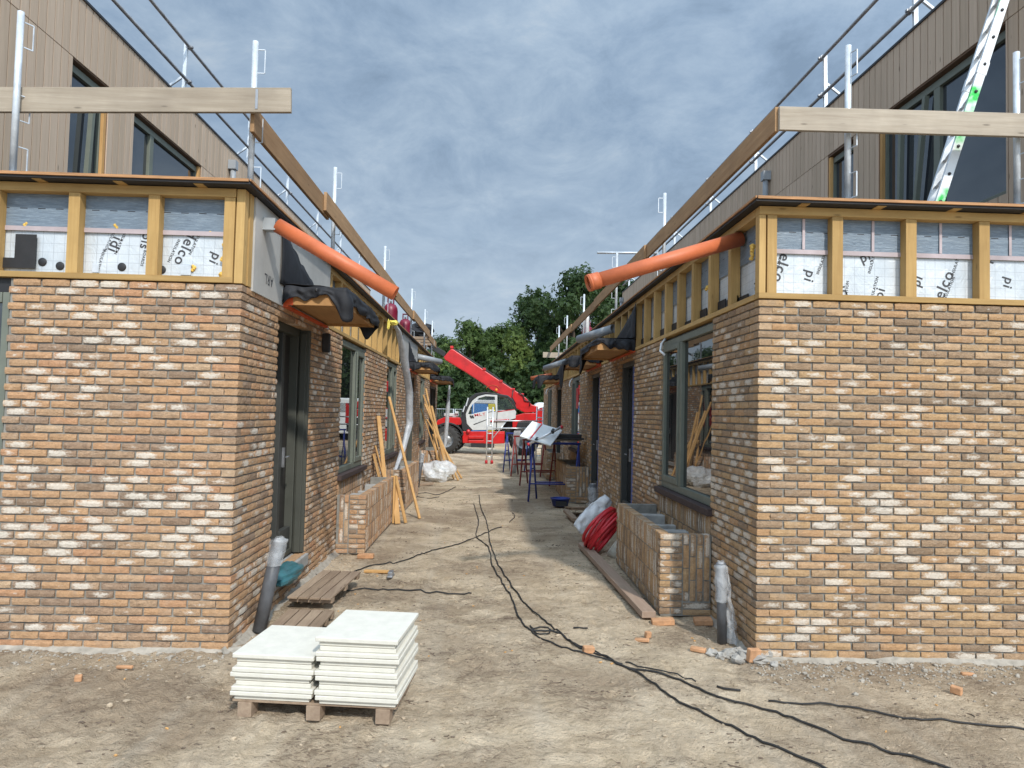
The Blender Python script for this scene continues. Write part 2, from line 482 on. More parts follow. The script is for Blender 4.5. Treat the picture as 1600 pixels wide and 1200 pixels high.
def leaf_mat(name, c1, c2):
    m, n, l, b = nt(name)
    at = N(n, 'ShaderNodeAttribute', attribute_name='tone')
    sep = n.new('ShaderNodeSeparateColor'); l.new(at.outputs['Color'], sep.inputs[0])
    l.new(ramp(n, l, sep.outputs[0], [(0, c1), (1, c2)]), b.inputs['Base Color'])
    b.inputs['Roughness'].default_value = .6; b.inputs['Specular IOR Level'].default_value = .25
    b.inputs['Transmission Weight'].default_value = 0
    tr = n.new('ShaderNodeBsdfTranslucent'); tr.inputs[0].default_value = rgba(tuple(x*1.3 for x in c2))
    mx = n.new('ShaderNodeMixShader'); mx.inputs[0].default_value = .25
    out = n.get('Material Output')
    l.new(b.outputs[0], mx.inputs[1]); l.new(tr.outputs[0], mx.inputs[2]); l.new(mx.outputs[0], out.inputs[0])
    return m
M['leafD'] = leaf_mat('dark_leaves', (.016,.036,.012), (.056,.095,.028))
M['leafM'] = leaf_mat('mid_leaves', (.03,.06,.016), (.098,.15,.04))
M['leafL'] = leaf_mat('pale_leaves', (.055,.095,.022), (.16,.21,.055))

def ground_mat():
    m, n, l, b = nt('sandy_ground')
    vec = coords(n, l, kind='Object')
    f0 = noise_(n, l, vec, .55, 5, .6, .4)
    f1 = noise_(n, l, vec, 2.6, 7, .68, .5)
    f2 = noise_(n, l, vec, 18, 7, .72)
    f3 = noise_(n, l, vec, 110, 3, .7)
    base = ramp(n, l, f1, [(.28, (.48,.37,.25)), (.42, (.62,.49,.34)), (.55, (.72,.58,.415)), (.72, (.76,.63,.465))])
    # damp patches
    s = n.new('ShaderNodeSeparateXYZ'); l.new(vec, s.inputs[0])
    left = math_(n, l, 'MULTIPLY', math_(n, l, 'ADD', s.outputs[0], 1.2), -.28, True)
    near = math_(n, l, 'SUBTRACT', 1.0, math_(n, l, 'MULTIPLY', math_(n, l, 'SUBTRACT', s.outputs[1], 4.0), .4), True)
    dampf = math_(n, l, 'ADD', f0, math_(n, l, 'MULTIPLY', math_(n, l, 'MULTIPLY', left, near), .2))
    base = mixc(n, l, ramp(n, l, dampf, [(.45, 0.0), (.62, .8)]), base, (.35,.26,.18))
    base = mixc(n, l, .75, base, ramp(n, l, f2, [(.28, (.74,.72,.69)), (.5, (1,1,1)), (.75, (1.1,1.09,1.08))]), 'MULTIPLY')
    base = mixc(n, l, .6, base, ramp(n, l, f3, [(.3, (.7,.69,.67)), (.6, (1.08,1.08,1.08))]), 'MULTIPLY')
    # dark crumbs of peat, in drifts and scuffs
    f5 = noise_(n, l, coords(n, l, (20, 46, 1), 'Object'), 1.0, 6, .78, 1.1)
    f6 = noise_(n, l, coords(n, l, (1.0, 1.6, 1), 'Object'), 1.5, 5, .65, .6)
    f7 = math_(n, l, 'ADD', f5, math_(n, l, 'MULTIPLY', math_(n, l, 'SUBTRACT', f6, .5), .55))
    base = mixc(n, l, ramp(n, l, f7, [(.555, 0.0), (.635, .75)]), base, (.12,.085,.06))
    base = mixc(n, l, ramp(n, l, f6, [(.5, 0.0), (.68, .5)]), base, (.33,.245,.17))
    # faint wheel tracks running with the alley
    f8 = noise_(n, l, coords(n, l, (3.2, .16, 1), 'Object'), 1.0, 4, .6, .5)
    base = mixc(n, l, ramp(n, l, f8, [(.5, 0.0), (.7, .3)]), base, (.63,.55,.44))
    l.new(base, b.inputs['Base Color']); b.inputs['Roughness'].default_value = 1.0
    b.inputs['Specular IOR Level'].default_value = .1
    h = math_(n, l, 'ADD', math_(n, l, 'MULTIPLY', f2, 1.0), math_(n, l, 'MULTIPLY', f3, .35))
    h = math_(n, l, 'ADD', h, math_(n, l, 'MULTIPLY', math_(n, l, 'ABSOLUTE', math_(n, l, 'SUBTRACT', noise_(n, l, vec, 9, 6, .7, .8), .5)), 2.2))
    bump_(n, l, b, h, 1.0, .034)
    return m
M['ground'] = ground_mat()
M['grey_grit'] = simple('mortar_grit', (.34,.305,.255), 1.0, var=.3, scale=12, bump=.6)
M['peat'] = simple('peat_crumb', (.13,.095,.068), 1.0, var=.4, scale=12)
M['sandclod'] = simple('sand_clod', (.38,.3,.21), 1.0, var=.3, scale=12, bump=.4)
M['chip'] = simple('wood_chip', (.6,.33,.12), .8, var=.2)

# ------------------------------------------------------------------ lettering
_txt = {}
def letters(mb, s, o, xdir, zdir, size, ang=0, spread=1.0):
    """flat printed letters on a board: o centre, xdir / zdir the board's axes, ang turns them in the board's plane"""
    if s not in _txt:
        cu = bpy.data.curves.new('print', 'FONT'); cu.body = s; cu.size = 1; cu.resolution_u = 4
        cu.align_x = 'CENTER'; cu.align_y = 'CENTER'; cu.space_character = 1.12; cu.offset = .012
        ob = bpy.data.objects.new('print', cu); col.objects.link(ob)
        bpy.context.view_layer.update()
        me = bpy.data.meshes.new_from_object(ob)
        _txt[s] = ([tuple(v.co) for v in me.vertices], [tuple(p.vertices) for p in me.polygons])
        bpy.data.objects.remove(ob); bpy.data.meshes.remove(me); bpy.data.curves.remove(cu)
    vs, fs = _txt[s]
    xd = V(xdir); zd = V(zdir); ca, sa = math.cos(R(ang)), math.sin(R(ang))
    a = xd*ca + zd*sa; b = zd*ca - xd*sa
    mb.add([V(o) + a*(p[0]*size*spread) + b*(p[1]*size) for p in vs], fs)

YF = 5.545            # front face of both terraces
ZB = 2.8125           # top of the brickwork: 45 courses
ROOF = 3.60
COURSE = .0625

def wall_cells(mb, box, a0, a1, z0, z1, ops):
    """backing wall as boxes around its openings"""
    zs = sorted({z0, z1, *[z for o in ops for z in o[2:4] if z0 < z < z1]})
    for za, zb in zip(zs, zs[1:]):
        zm = (za+zb)/2; cut = sorted([(o[0], o[1]) for o in ops if o[2] < zm < o[3]]); p = a0
        for c0, c1 in cut:
            if c0 > p: box(p, c0, za, zb)
            p = max(p, c1)
        if p < a1: box(p, a1, za, zb)

def brick_run(mb, place, L, ops, own0, near, courses=45, endown=None):
    """running bond; own0: courses of this parity turn the corner with a full brick"""
    for k in range(courses):
        z = k*COURSE + .006
        a = 0.0 if (k % 2 == own0) else .11
        while a < L - .02:
            b = min(a + .2085, L); segs = [(a, b)]
            for (o0, o1, q0, q1) in ops:
                if q0 - .02 < z + .02 < q1 - .02:
                    ns = []
                    for (s0, s1) in segs:
                        if o1 <= s0 or o0 >= s1: ns.append((s0, s1)); continue
                        if s0 < o0: ns.append((s0, o0))
                        if s1 > o1: ns.append((o1, s1))
                    segs = ns
            for s0, s1 in segs:
                if s1 - s0 > .025: place(mb, s0, s1, z, near(a))
            a += .22

def house(S, XW, label, front_far, openings, fops, yend, mats):
    """S=+1 the terrace on the right of the alley, -1 the one on the left; d is the depth into the building"""
    X = lambda d: XW + S*d
    root = thing('terraced_house', (X(2.0), YF+6, 0), label, 'building')
    nrm = V((-S, 0, 0)); bm_ = M['brickR' if S > 0 else 'brickL']
    # brickwork ------------------------------------------------
    w = MB()
    def p_side(mb, s0, s1, z, nr):
        y0, y1 = YF+s0, YF+s1
        nx, nz = (5, 2) if nr < 5 else ((3, 1) if nr < 11 else (1, 1))
        if S > 0: mb.brick((XW, y1, z), (0,-1,0), (0,0,1), nrm, s1-s0, .0485, .1, nx, nz)
        else: mb.brick((XW, y0, z), (0,1,0), (0,0,1), nrm, s1-s0, .0485, .1, nx, nz)
    def p_front(mb, s0, s1, z, nr):
        x0, x1 = (X(s0), X(s1)) if S > 0 else (X(s1), X(s0))
        mb.brick((x0, YF, z), (1,0,0), (0,0,1), (0,-1,0), x1-x0-.0015, .0485, .1, 6 if s1-s0 > .15 else 3, 2)
    sops = [(o['y0']-YF, o['y1']-YF, o['z0'], o['z1']) for o in openings]
    bops = [(o[0], o[1], o[2]-(.735 if q['kind'] == 'window' else 0), o[3]) for o, q in zip(sops, openings)]
    brick_run(w, p_side, yend-YF, bops, 1, lambda a: a)
    brick_run(w, p_front, front_far, fops, 0, lambda a: 0)
    w.m = 1
    e = .008
    wall_cells(w, lambda a, b, z0, z1: w.bb(X(.017), X(.3), YF+a, YF+b, z0, z1), .017, yend-YF-.01, 0, ZB-.006,
               [(o[0]-e, o[1]+e, o[2]-e, o[3]+e) for o in sops])
    wall_cells(w, lambda a, b, z0, z1: w.bb(X(a), X(b), YF+.0172, YF+.24, z0, z1), .3003, front_far-.004, 0, ZB-.006,
               [(o[0]-e, o[1]+e, o[2]-e, o[3]+e) for o in fops])
    # far end wall
    w.bb(X(.31), X(6.0), yend-.22, yend-.02, 0, ZB-.006)
    w.build('brick_wall', [bm_, M['mortar']], root)
    f = MB(); f.smooth = True
    def foot(p):
        q = noise.noise(p*3.1)*.5 + noise.noise(p*9)*.3
        return q
    def ff(u, v):
        x = X(-.09 + u*6.0);  q = foot(V((x, v*.3, 7)))
        return (x, YF + .02 - v*.1 + q*.04, .02*(1-v)*(1+3*q) - .03*v)
    def fs(u, v):
        y = YF - .09 + u*(yend-YF); q = foot(V((3, v*.3, y)))
        return (X(.02 - v*.1 + q*.03*0 - q*.025), y, .045*(1-v)*(1+2.*q) - .03*v)
    f.grid(ff, 90, 4); f.grid(fs, 260, 4)
    f.build('mortar_footing', M['grey_grit'], root)
    # timber frame ---------------------------------------------
    front = [(0, .055, 'c'), (.065, .145)] + [(.59+.6*i, .68+.6*i) for i in range(9)] if S > 0 else \
            [(.08, .165)] + [(.66+.61*i, .75+.61*i) for i in range(5)]
    ztp0, ztp1, zbp = 3.49, 3.557, 2.86
    xa, xb = (X(0), X(6)) if S > 0 else (X(6), X(.075))
    t = MB(); t.bb(xa-.004 if S > 0 else xa, xb, YF-.012, YF+.09, ZB+.002, zbp); t.build('bottom_plate', M['pineX'], root, .003)
    t = MB(); t.bb(xa, xb, YF-.004, YF+.09, ztp0, ztp1); t.build('top_plate', M['pineX'], root, .003)
    for q in front:
        x0, x1 = sorted((X(q[0]), X(q[1])))
        t = MB(); t.bb(x0+.001, x1-.001, YF+.002, YF+.088, zbp+.001, ztp0-.001); t.build('stud', M['pineZ'], root, .003)
    if S < 0:   # corner post and its neighbour round the corner
        t = MB(); t.bb(X(.004), X(.07), YF+.004, YF+.09, ZB+.003, ztp1); t.build('corner_post', M['pineZ'], root, .003)
        t = MB(); t.bb(X(0), X(.08), YF+.115, YF+.2, ZB+.003, ztp1); t.build('corner_post', M['pineZ'], root, .003)
    # side frame
    side = [.09+.585*i for i in range(1, int((yend-YF-.6)/.585)+1)]
    def hidden(y):
        return any(a < y < b for a, b in mats['panels'])
    t = MB()
    y0 = YF+.21 if S < 0 else YF+.095
    segs = []; p = y0
    for a, b in mats['panels']:
        if a > p: segs.append((p, a))
        p = b
    segs.append((p, yend-.1))
    for a, b in segs: t.bb(X(-.006), X(.09), a, b, ZB+.003, zbp)
    t.build('bottom_plate', M['pineY'], root, .003)
    t = MB()
    for a, b in segs: t.bb(X(0), X(.09), a, b, ztp0, ztp1)
    t.build('top_plate', M['pineY'], root, .003)
    for a in side:
        y = YF + a
        if hidden(y) or hidden(y+.05): continue
        t = MB(); t.bb(X(.002), X(.088), y, y+.075, zbp+.001, ztp0-.001); t.build('stud', M['pineZ'], root, .003 if y < 12 else 0)
    # boards and membrane behind the studs
    zs = 3.205
    ins = MB()
    fx0, fx1 = sorted((X(.1), X(6)))
    ins.bb(fx0, fx1, YF+.097, YF+.16, ZB, zs+.03); ins.bb(min(X(.1), X(.16)), max(X(.1), X(.16)), YF+.17, yend-.1, ZB, zs+.03)
    ib = ins.build('insulation_board', M['foil'], root)
    mm = MB()
    def sheet(a0, a1, fn, z0, z1, nu, seed):
        mm.grid(lambda u, v: fn(a0+(a1-a0)*u, .006*noise.noise(V((seed, u*(a1-a0)*4, v*5))) , z0+(z1-z0)*v), nu, 6)
    if S > 0: sheet(fx0, fx1, lambda a, q, z: (a, YF+.083+q, z), zs+.01, 3.56, 120, 2.0)
    else: sheet(fx0, fx1, lambda a, q, z: (a, YF+.083+q, z), zs+.01, 3.56, 120, 5.0)
    sheet(YF+.1, yend-.1, lambda a, q, z: (X(.088+q), a, z), zs+.0, 3.56, 300, 9.0)
    mm.build('breather_membrane', M['memb'], root)
    tp = MB()
    tp.bb(fx0, fx1, YF+.076, YF+.079, zs-.008, zs+.028); tp.build('seam_tape', M['pinktape'], root)
    if S > 0:
        for x in (2.49, 3.06, 3.62, 4.2):
            tp = MB(); tp.bb(x, x+.022, YF+.0735, YF+.0755, zs+.03, 3.485); tp.build('seam_tape', M['pinktape'], root)
        tp = MB()
        for i in range(16):
            y = 6.0+i*.585
            tp.bb(X(.075), X(.086), y, y+.51, 2.862, 2.98 if i % 3 else 2.93)
        tp.build('damp_strip', M['bitumen'], root)
    # prints on the boards
    yb = YF+.0945
    def P(s, px, py, size, ang):
        x, z = px2(px, py, YF+.09); lt = MB(); letters(lt, s, (x, yb, z), (1,0,0), (0,0,1), size*1.12, ang); lt.build('lettering', M['print'], ib)
    if S > 0:
        P('elco', 1224, 414, .115, -107); P('pi', 1270, 427, .105, -105)
        P('id', 1361, 399, .1, 205); P('ol', 1323, 452, .1, 110); P('pi', 1384, 454, .1, 75)
        P('pi', 1445, 434, .1, 70); P('elco', 1489, 440, .115, 67); P('elco', 1559, 408, .11, -105); P('pi', 1594, 436, .1, -105)
        for px, py, a in ((1290, 404, 70), (1372, 402, 75), (1375, 447, 75), (1330, 455, 85), (1497, 446, 67), (1509, 405, 72), (1221, 402, -107)):
            P('INSULATION', px, py, .03, a)
        lt = MB(); letters(lt, 'elco', (X(.094), 5.86, 3.02), (0,-1,0), (0,0,1), .1, 80); lt.build('lettering', M['print'], ib)
    else:
        P('idi', 178, 384, .105, -110); P('delco', 286, 389, .105, -113); P('pi', 332, 405, .1, -113); P('ols', 224, 378, .09, -100)
        for px, py, a in ((121, 398, -110), (170, 377, -112), (186, 381, -112), (268, 393, -113), (300, 381, -113), (157, 410, -105), (222, 405, -100)):
            P('BOARDS' if px in (121, 222) else 'INSULATION', px, py, .028, a)
    if S < 0:
        for px, py in ((69, 412), (190, 419), (251, 423), (96, 418)):
            x, z = px2(px, py, YF+.09); d = MB()
            d.lathe([(0, -.004), (.028, -.0035), (.033, -.001), (.033, .003)], (x, yb-.002, z), 18, 'Y'); d.build('fixing_washer', M['black'], ib)
        x, z = px2(350, 407, YF+.06); d = MB()
        for i in range(16): d.lump((x+rnd.uniform(-.035,.03), YF+.08, z-.17+i*.022), rnd.uniform(.02,.034), seed=i)
        d.build('foam_sealant', M['foam'], root)
        for px, py, hh in ((40, 360, 5), (300, 423, 4), (325, 366, 2), (178, 358, 3)):
            x, z = px2(px, py, YF+.08); d = MB()
            for i in range(hh): d.lump((x+rnd.uniform(-.012,.012), YF+.088, z+.01*i), .013, seed=i+px)
            d.build('foam_sealant', M['foam'], root)
        x0, z0 = px2(28, 426, YF+.08); x1, z1 = px2(60, 370, YF+.08)
        d = MB(); d.bb(x0, x1, YF+.07, YF+.074, z0+.02, z1); d.bb(x0-.6, x0-.001, YF+.071, YF+.0745, z0+.02, z0+.1); d.build('damp_strip', M['bitumen'], root)
        x, z = px2(150, 418, YF+.08); d = MB(); d.bb(x-.025, x+.025, YF+.082, YF+.09, z-.05, z+.02); d.bb(x+.66, x+.74, YF+.08, YF+.09, z-.05, z+.03); d.build('frame_anchor', M['galv'], root)
        # cement boards beside the doors
        for a, b in mats['panels'][:2]:
            d = MB(); d.bb(X(-.012), X(.02), a+.004, b-.004, ZB-.02, 3.555)
            pb = d.build('cement_panel', M['fcboard'], root)
            if a < 7:
                l2 = MB(); letters(l2, 'ARL', (X(-.0135), 6.15, 2.955), (0,1,0), (0,0,1), .125, 180)
                l2.build('lettering', M['print'], pb); l2 = MB(); letters(l2, 'facade panel', (X(-.0135), 7.0, 3.02), (0,1,0), (0,0,1), .06, 180)
                l2.build('lettering', M['print'], pb)
    else:
        d = MB()
        for i in range(9): d.lump((X(.03), 5.78+rnd.uniform(-.02,.02), 3.19+i*.012), rnd.uniform(.014,.024), seed=i)
        for i in range(10): d.lump((X(.07), 6.9+i*.03, 3.17+rnd.uniform(-.01,.02)), rnd.uniform(.014,.026), seed=i+40)
        d.build('foam_sealant', M['foam'], root)
        d = MB(); d.bb(X(.06), X(.075), 6.22, 6.5, 2.862, 2.95)
        d.add([(X(.07), 6.26, 2.95), (X(.07), 6.46, 2.95), (X(.07), 6.26, 3.2), (X(.055), 6.26, 2.95), (X(.055), 6.46, 2.95), (X(.055), 6.26, 3.2)], [(0,1,2), (3,5,4), (0,2,5,3), (1,4,5,2), (0,3,4,1)])
        d.build('damp_strip', M['bitumen'], root)
    # low roof ---------------------------------------------------
    rx0, rx1 = X(-.08), X(6.0)
    r = MB(); r.bb(rx0+S*.012, rx1, YF-.113, yend, ROOF-.038, ROOF-.012)
    # felt with a lifted, slightly ragged rim
    r.grid(lambda u, v: (rx0 + (rx1-rx0)*v, YF-.125 + u*(yend-YF+.12), ROOF-.0105 + (.012*max(0, noise.noise(V((u*60, v*3, S)))) if v < .02 else 0)), 200, 40)
    rf = r.build('roof', M['bitumen'], root)
    d = MB(); d.bb(rx0+S*.02, rx1, YF-.127, YF-.1135, ROOF-.02, ROOF+.001); d.bb(rx0, rx0+S*.0115, YF-.125, yend, ROOF-.016, ROOF+.0)
    d.build('roof_edge', M['plyedge'], rf)
    for i in range(6):
        d = MB(); x0, x1 = sorted((X(.3+i*.61), X(.37+i*.61))); d.bb(x0, x1, YF-.09, YF+.05, ROOF-.0425, ROOF-.0385); d.build('packer', M['pineX'], rf)
    # windows and doors -----------------------------------------
    for o in openings:
        y0, y1, z0, z1 = o['y0'], o['y1'], o['z0'], o['z1']
        if o['kind'] == 'window':
            fr = MB(); d0, d1 = .028, .1
            zl, zh = z0+.0, z1-.02
            def bx(ya, yb, za, zb, e0=d0, e1=d1): fr.bb(X(e0), X(e1), ya, yb, za, zb)
            fw = .065; sm = .13*(y1-y0)/1.5
            ym = y0 + (y1-y0)*(.60 if S > 0 else .62)
            bx(y0+.004, y0+fw, zl, zh); bx(y1-fw, y1-.004, zl, zh)
            bx(y0+fw, y1-fw, zl, zl+.08); bx(y0+fw, y1-fw, zh-.075, zh)
            bx(ym-.05, ym+.05, zl+.08, zh-.075)
            wd = fr.build('window', M['frame'], root, .006 if y0 < 12 else 0)
            sa = MB()
            a, b = ym+.05, y1-fw; c0, c1 = zl+.08, zh-.075
            for q in ((a, a+.06, c0, c1), (b-.06, b, c0, c1), (a+.06, b-.06, c0, c0+.07), (a+.06, b-.06, c1-.06, c1)):
                sa.bb(X(.016), X(.08), *q)
            sa.build('sash', M['frame'], wd, .006 if y0 < 12 else 0)
            g = MB(); g.bb(X(.066), X(.074), y0+fw, ym-.05, c0, c1); g.build('pane', M['glass'], wd)
            g = MB(); g.bb(X(.05), X(.058), a+.06, b-.06, c0+.07, c1-.06); g.build('pane', M['glass'], wd)
            s = MB(); s.bb(X(-.05), X(.1), y0-.06, y1+.06, z0-.075, z0-.004); s.build('sill', M['sill'], wd, .008)
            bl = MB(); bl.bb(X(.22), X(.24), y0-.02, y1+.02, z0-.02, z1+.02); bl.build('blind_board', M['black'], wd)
            # soldier course below the sill
            sc = MB(); y = y0-.0
            while y < y1:
                for zz in (z0-.08-.21, z0-.08-.43, z0-.08-.65):
                    if S > 0: sc.brick((X(-.006), y+.05, zz), (0,-1,0), (0,0,1), nrm, .05, .205, .05, 1, 3)
                    else: sc.brick((X(-.006), y, zz), (0,1,0), (0,0,1), nrm, .05, .205, .05, 1, 3)
                y += .0625
            sc.build('soldier_bricks', bm_, root)
        else:
            rec = o.get('rec', .03); z1 -= .0
            fr = MB()
            (fr.bb(X(rec), X(rec+.09), y0+.004, y0+.08, z0+.02, z1-.01) if S > 0 else fr.bb(X(rec+.08), X(rec+.09), y0+.004, y0+.08, z0+.02, z1-.01)); fr.bb(X(rec), X(rec+.09), y1-.08, y1-.004, z0+.02, z1-.01)
            fr.bb(X(rec), X(rec+.09), y0+.08, y1-.08, z1-.1, z1-.01); fr.bb(X(rec), X(rec+.09), y0+.08, y1-.08, z0+.02, z0+.07)
            dk = 'frameD' if S > 0 else 'frameL'
            if S < 0:
                fr.bb(X(.015), X(rec-.001), y1-.05, y1-.004, z0+.02, z1-.01); fr.bb(X(.045), X(rec-.02), y1-.075, y1-.0505, z0+.02, z1-.06)
            dr = fr.build('door_frame', M[dk], root, .005)
            lf = MB(); ym = y1-.5 if S < 0 else y0+.35
            lf.bb(X(rec+.03), X(rec+.085), ym-.045, ym+.045, z0+.075, z1-.1)
            lf.bb(X(rec+.02), X(rec+.08), ym+.05 if S < 0 else y0+.085, y1-.085 if S < 0 else ym-.05, z0+.075, z0+.3)
            if S > 0: lf.bb(X(rec+.02), X(rec+.08), ym+.05, y1-.085, z0+.075, z0+.3)
            dl = lf.build('door_leaf', M['frameD'], dr, .005)
            g = MB(); g.bb(X(rec+.09), X(rec+.098), y0+.082, y1-.082, z0+.07, z1-.1); g.build('pane', M['glass'] if S > 0 else M['darkroom'], dr)  # left doors: no glass, a dark sheet painted as the unlit room
            h = MB(); yh = ym + (.07 if S < 0 else .09); h.bb(X(rec+.005), X(rec+.029), yh-.015, yh+.015, z0+.95, z0+1.15)
            h.tube([(X(rec-.04), yh, z0+1.06), (X(rec-.04), yh+S*.1, z0+1.06)], .01, 8); h.build('handle', M['steel_dark'], dr)
            th = MB(); th.bb(X(-.03), X(.2), y0-.02, y1+.02, z0-.12, z0-.002); th.build('threshold', M['concrete'], root, .006)
            if S > 0:
                tpz = MB(); tpz.bb(X(rec+.012), X(rec+.025), y0+.09, y0+.29, z0+.05, z1-.12)
                tpz.build('protective_film', M['bluetape'], dr)
    return root, X, nrm

# ------------------------------------------------------------------ a door canopy under a draped rubber sheet
def canopy(root, S, X, y0, y1, z0, h, dep, seed, flap, label=None):
    c = MB()
    xo = X(-dep)
    # box of boards: near, far, outer fascia, soffit
    xa, xb = sorted((xo, X(-.002)))
    c.bb(xa, xb, y0, y0+.03, z0, z0+h); c.bb(xa, xb, y1-.03, y1, z0, z0+h)
    xf0, xf1 = sorted((xo, X(-dep+.03)))
    c.bb(xf0, xf1, y0+.0305, y1-.0305, z0+.002, z0+h)
    xg0, xg1 = sorted((X(-dep+.031), X(-.002)))
    c.bb(xg0, xg1, y0+.031, y1-.031, z0+.03, z0+.05)
    cn = c.build('door_canopy', M['soffit'], root, .003)
    t = MB(); xt0, xt1 = sorted((X(-.05), X(-.001)))
    t.bb(xt0, xt1, y0-.008, y1+.02, z0-.02, z0+.0-.001); xt2 = sorted((X(-.1), X(-.004)))
    t.bb(xt2[0], xt2[1], y0-.0042, y0-.0012, z0-.005, z0+h*.75)
    t.build('sealing_tape', M['tape'], cn)
    # drape: a closed path round three sides, each column hangs from the top rim
    m = MB(); rs = random.Random(seed)
    per = []
    nn = 26
    for i in range(nn): per.append((X(.0-dep*i/nn), y0-.012, 0))
    for i in range(nn): per.append((X(-dep-.012), y0-.012+(y1-y0+.024)*i/nn, 1))
    for i in range(nn+1): per.append((X(-dep+dep*i/nn), y1+.012, 2))
    out = {0: V((0,-1,0)), 1: V((-S,0,0)), 2: V((0,1,0))}
    np_ = len(per)
    def hang(k):
        t = k/(np_-1)
        a = .135 + .07*noise.noise(V((seed*2.3, t*7, 1))) + .05*noise.noise(V((seed, t*19, 2)))
        for (ct, wd, ln) in flap:
            a += ln*math.exp(-((t-ct)/wd)**2)
        return max(.03, a)
    top = z0+h+.012
    def dr(u, v):
        k = u*(np_-1); i = min(int(k), np_-2); f = k-i
        p = V(per[i][:2]).lerp(V(per[i+1][:2]), f) if False else V((per[i][0]+(per[i+1][0]-per[i][0])*f, per[i][1]+(per[i+1][1]-per[i][1])*f, 0))
        o = out[per[i][2]].lerp(out[per[i+1][2]], f)
        L = hang(k)
        fold = (.5+.5*math.sin(u*41+seed*2+2.2*noise.noise(V((u*9, seed, 0)))))**2
        z = top + .012*noise.noise(V((u*13, seed, 5))) - L*v
        push = (.006 + .05*fold*math.sin(min(1, v*1.1)*1.9) + .018*noise.noise(V((u*14, v*2.5, seed))) + .03*(abs(noise.noise(V((u*27, v*2.2+u*6, seed+5))))-.15))
        return p + o*max(.003, push*min(1, v*3)) + V((0,0,z))
    m.grid(dr, 130, 9)
    def tp(u, v):
        y = y0-.012+(y1-y0+.024)*u
        if v < .6:
            q = v/.6
            return (X(-dep-.012+dep*q), y, top + .018*noise.noise(V((u*8, q*3, seed+3))) + .02*q)
        q = (v-.6)/.4
        hgt = (.38*(1-u)**1.4 + .1 + .05*noise.noise(V((u*11, seed, 9))))
        return (X(-.014-.02*math.sin(q*3)*abs(noise.noise(V((u*6, seed, 4))))), y, top+.02+hgt*q)
    m.grid(tp, 40, 12)
    m.build('rubber_sheet', M['epdm'], cn, solid=.004)
    k = MB(); k.lump((X(-dep*.55), y0-.03, z0+h-.02), .018, seed=seed); k.build('fixing_knob', M['black'], cn)
    return cn

# ------------------------------------------------------------------ timber clad upper storey
def upper(root, S, xw, y0, y1, wins, drains, yfar):
    X = lambda d: xw + S*d
    zt, zj = 6.2, 5.515
    c = MB(); y = y0; i = 0
    pit = .13
    while y < y1:
        tn = (rnd.random(), .5, .5)
        ye = min(y+pit-.013, y1)
        c.t = tn; c.bb(X(0), X(.01), y, ye, zj+.004, zt)
        # lower boards interrupted by the windows
        segs = [(y, ye)]
        for (a, b, z0, z1) in wins:
            ns = []
            for s0, s1 in segs:
                if b <= s0 or a >= s1: ns.append((s0, s1)); continue
                if s0 < a: ns.append((s0, a))
                if s1 > b: ns.append((b, s1))
                m0, m1 = max(s0, a), min(s1, b)
                if z0 > ROOF+.05 and m1-m0 > .01: c.t = tn; c.bb(X(0), X(.01), m0, m1, ROOF, z0)
            segs = ns
        for s0, s1 in segs:
            if s1-s0 > .01: c.t = (rnd.random(), .5, .5); c.bb(X(0.001), X(.011), s0, s1, ROOF, zj-.004)
        y += pit
    x = .012
    while x < 4:      # the end facing the street
        c.t = (rnd.random(), .5, .5); c.bb(X(x), X(min(x+pit-.013, 4)), y0-.0085, y0+.002, ROOF+.002, zj-.004); c.bb(X(x), X(min(x+pit-.013, 4)), y0-.0095, y0+.002, zj+.004, zt); x += pit
    c.t = (.5,.5,.5); c.m = 1
    wall_cells(c, lambda a, b, z0, z1: c.bb(X(.0112), X(.3), a, b, z0, z1), y0+.003, y1-.003, ROOF+.002, zt-.01, [(a, b, z0, z1) for a, b, z0, z1 in wins])
    c.bb(X(.3005), X(4), y0+.003, y0+.2, ROOF+.002, zt-.01); c.bb(X(.3005), X(4), y1-.2, y1-.003, ROOF+.002, zt-.01)
    c.bb(X(.3005), X(4), y0+.25, y1-.25, zt-.3, zt-.05)
    c.build('cladding', [M['clad'], M['cladgap']], root)
    k = MB(); k.bb(X(-.015), X(.3), y0-.02, y1+.01, zt-.004, zt+.025); k.bb(X(.3005), X(4), y0-.02, y0+.3, zt-.004, zt+.025); k.build('parapet_cap', M['black'], root)
    for y in drains:
        p = MB(); p.tube([(X(-.07), y, ROOF+.02), (X(-.07), y, 5.62), (X(-.07), y, 5.86)], .045, 14)
        p.bb(X(-.13), X(-.004), y-.065, y+.065, 5.84, 5.99); p.build('drainpipe', M['grey_pvc'], root)
    return X

def upper_window(root, S, X, a, b, z0, z1, parts, strip):
    """parts: list of (y0, y1, kind); strip: side of the bare timber reveal"""
    f = MB(); e0, e1 = .06, .14
    f.bb(X(e0), X(e1), a+.004, a+.06, z0, z1-.02); f.bb(X(e0), X(e1), b-.06, b-.004, z0, z1-.02)
    f.bb(X(e0), X(e1), a+.06, b-.06, z1-.1, z1-.02); f.bb(X(e0), X(e1), a+.06, b-.06, z0, z0+.06)
    for y in parts: f.bb(X(e0), X(e1), y-.05, y+.05, z0+.06, z1-.1)
    w = f.build('window', M['frame'], root, .005)
    ys = [a+.06] + sorted(parts) + [b-.06]
    for i, (p, q) in enumerate(zip(ys, ys[1:])):
        p2 = p+(.05 if i else 0); q2 = q-(.05 if i < len(ys)-2 else 0)
        g = MB(); g.bb(X(.1), X(.108), p2+.002, q2-.002, z0+.06, z1-.1); g.build('pane', M['glassup'], w)
    t = MB(); y = a if strip == 0 else b
    t.bb(X(.021), X(.058), y-.0 if strip == 0 else y-.05, y+.05 if strip == 0 else y, z0, z1-.01)
    t.build('reveal_batten', M['batten'], w)
    return w

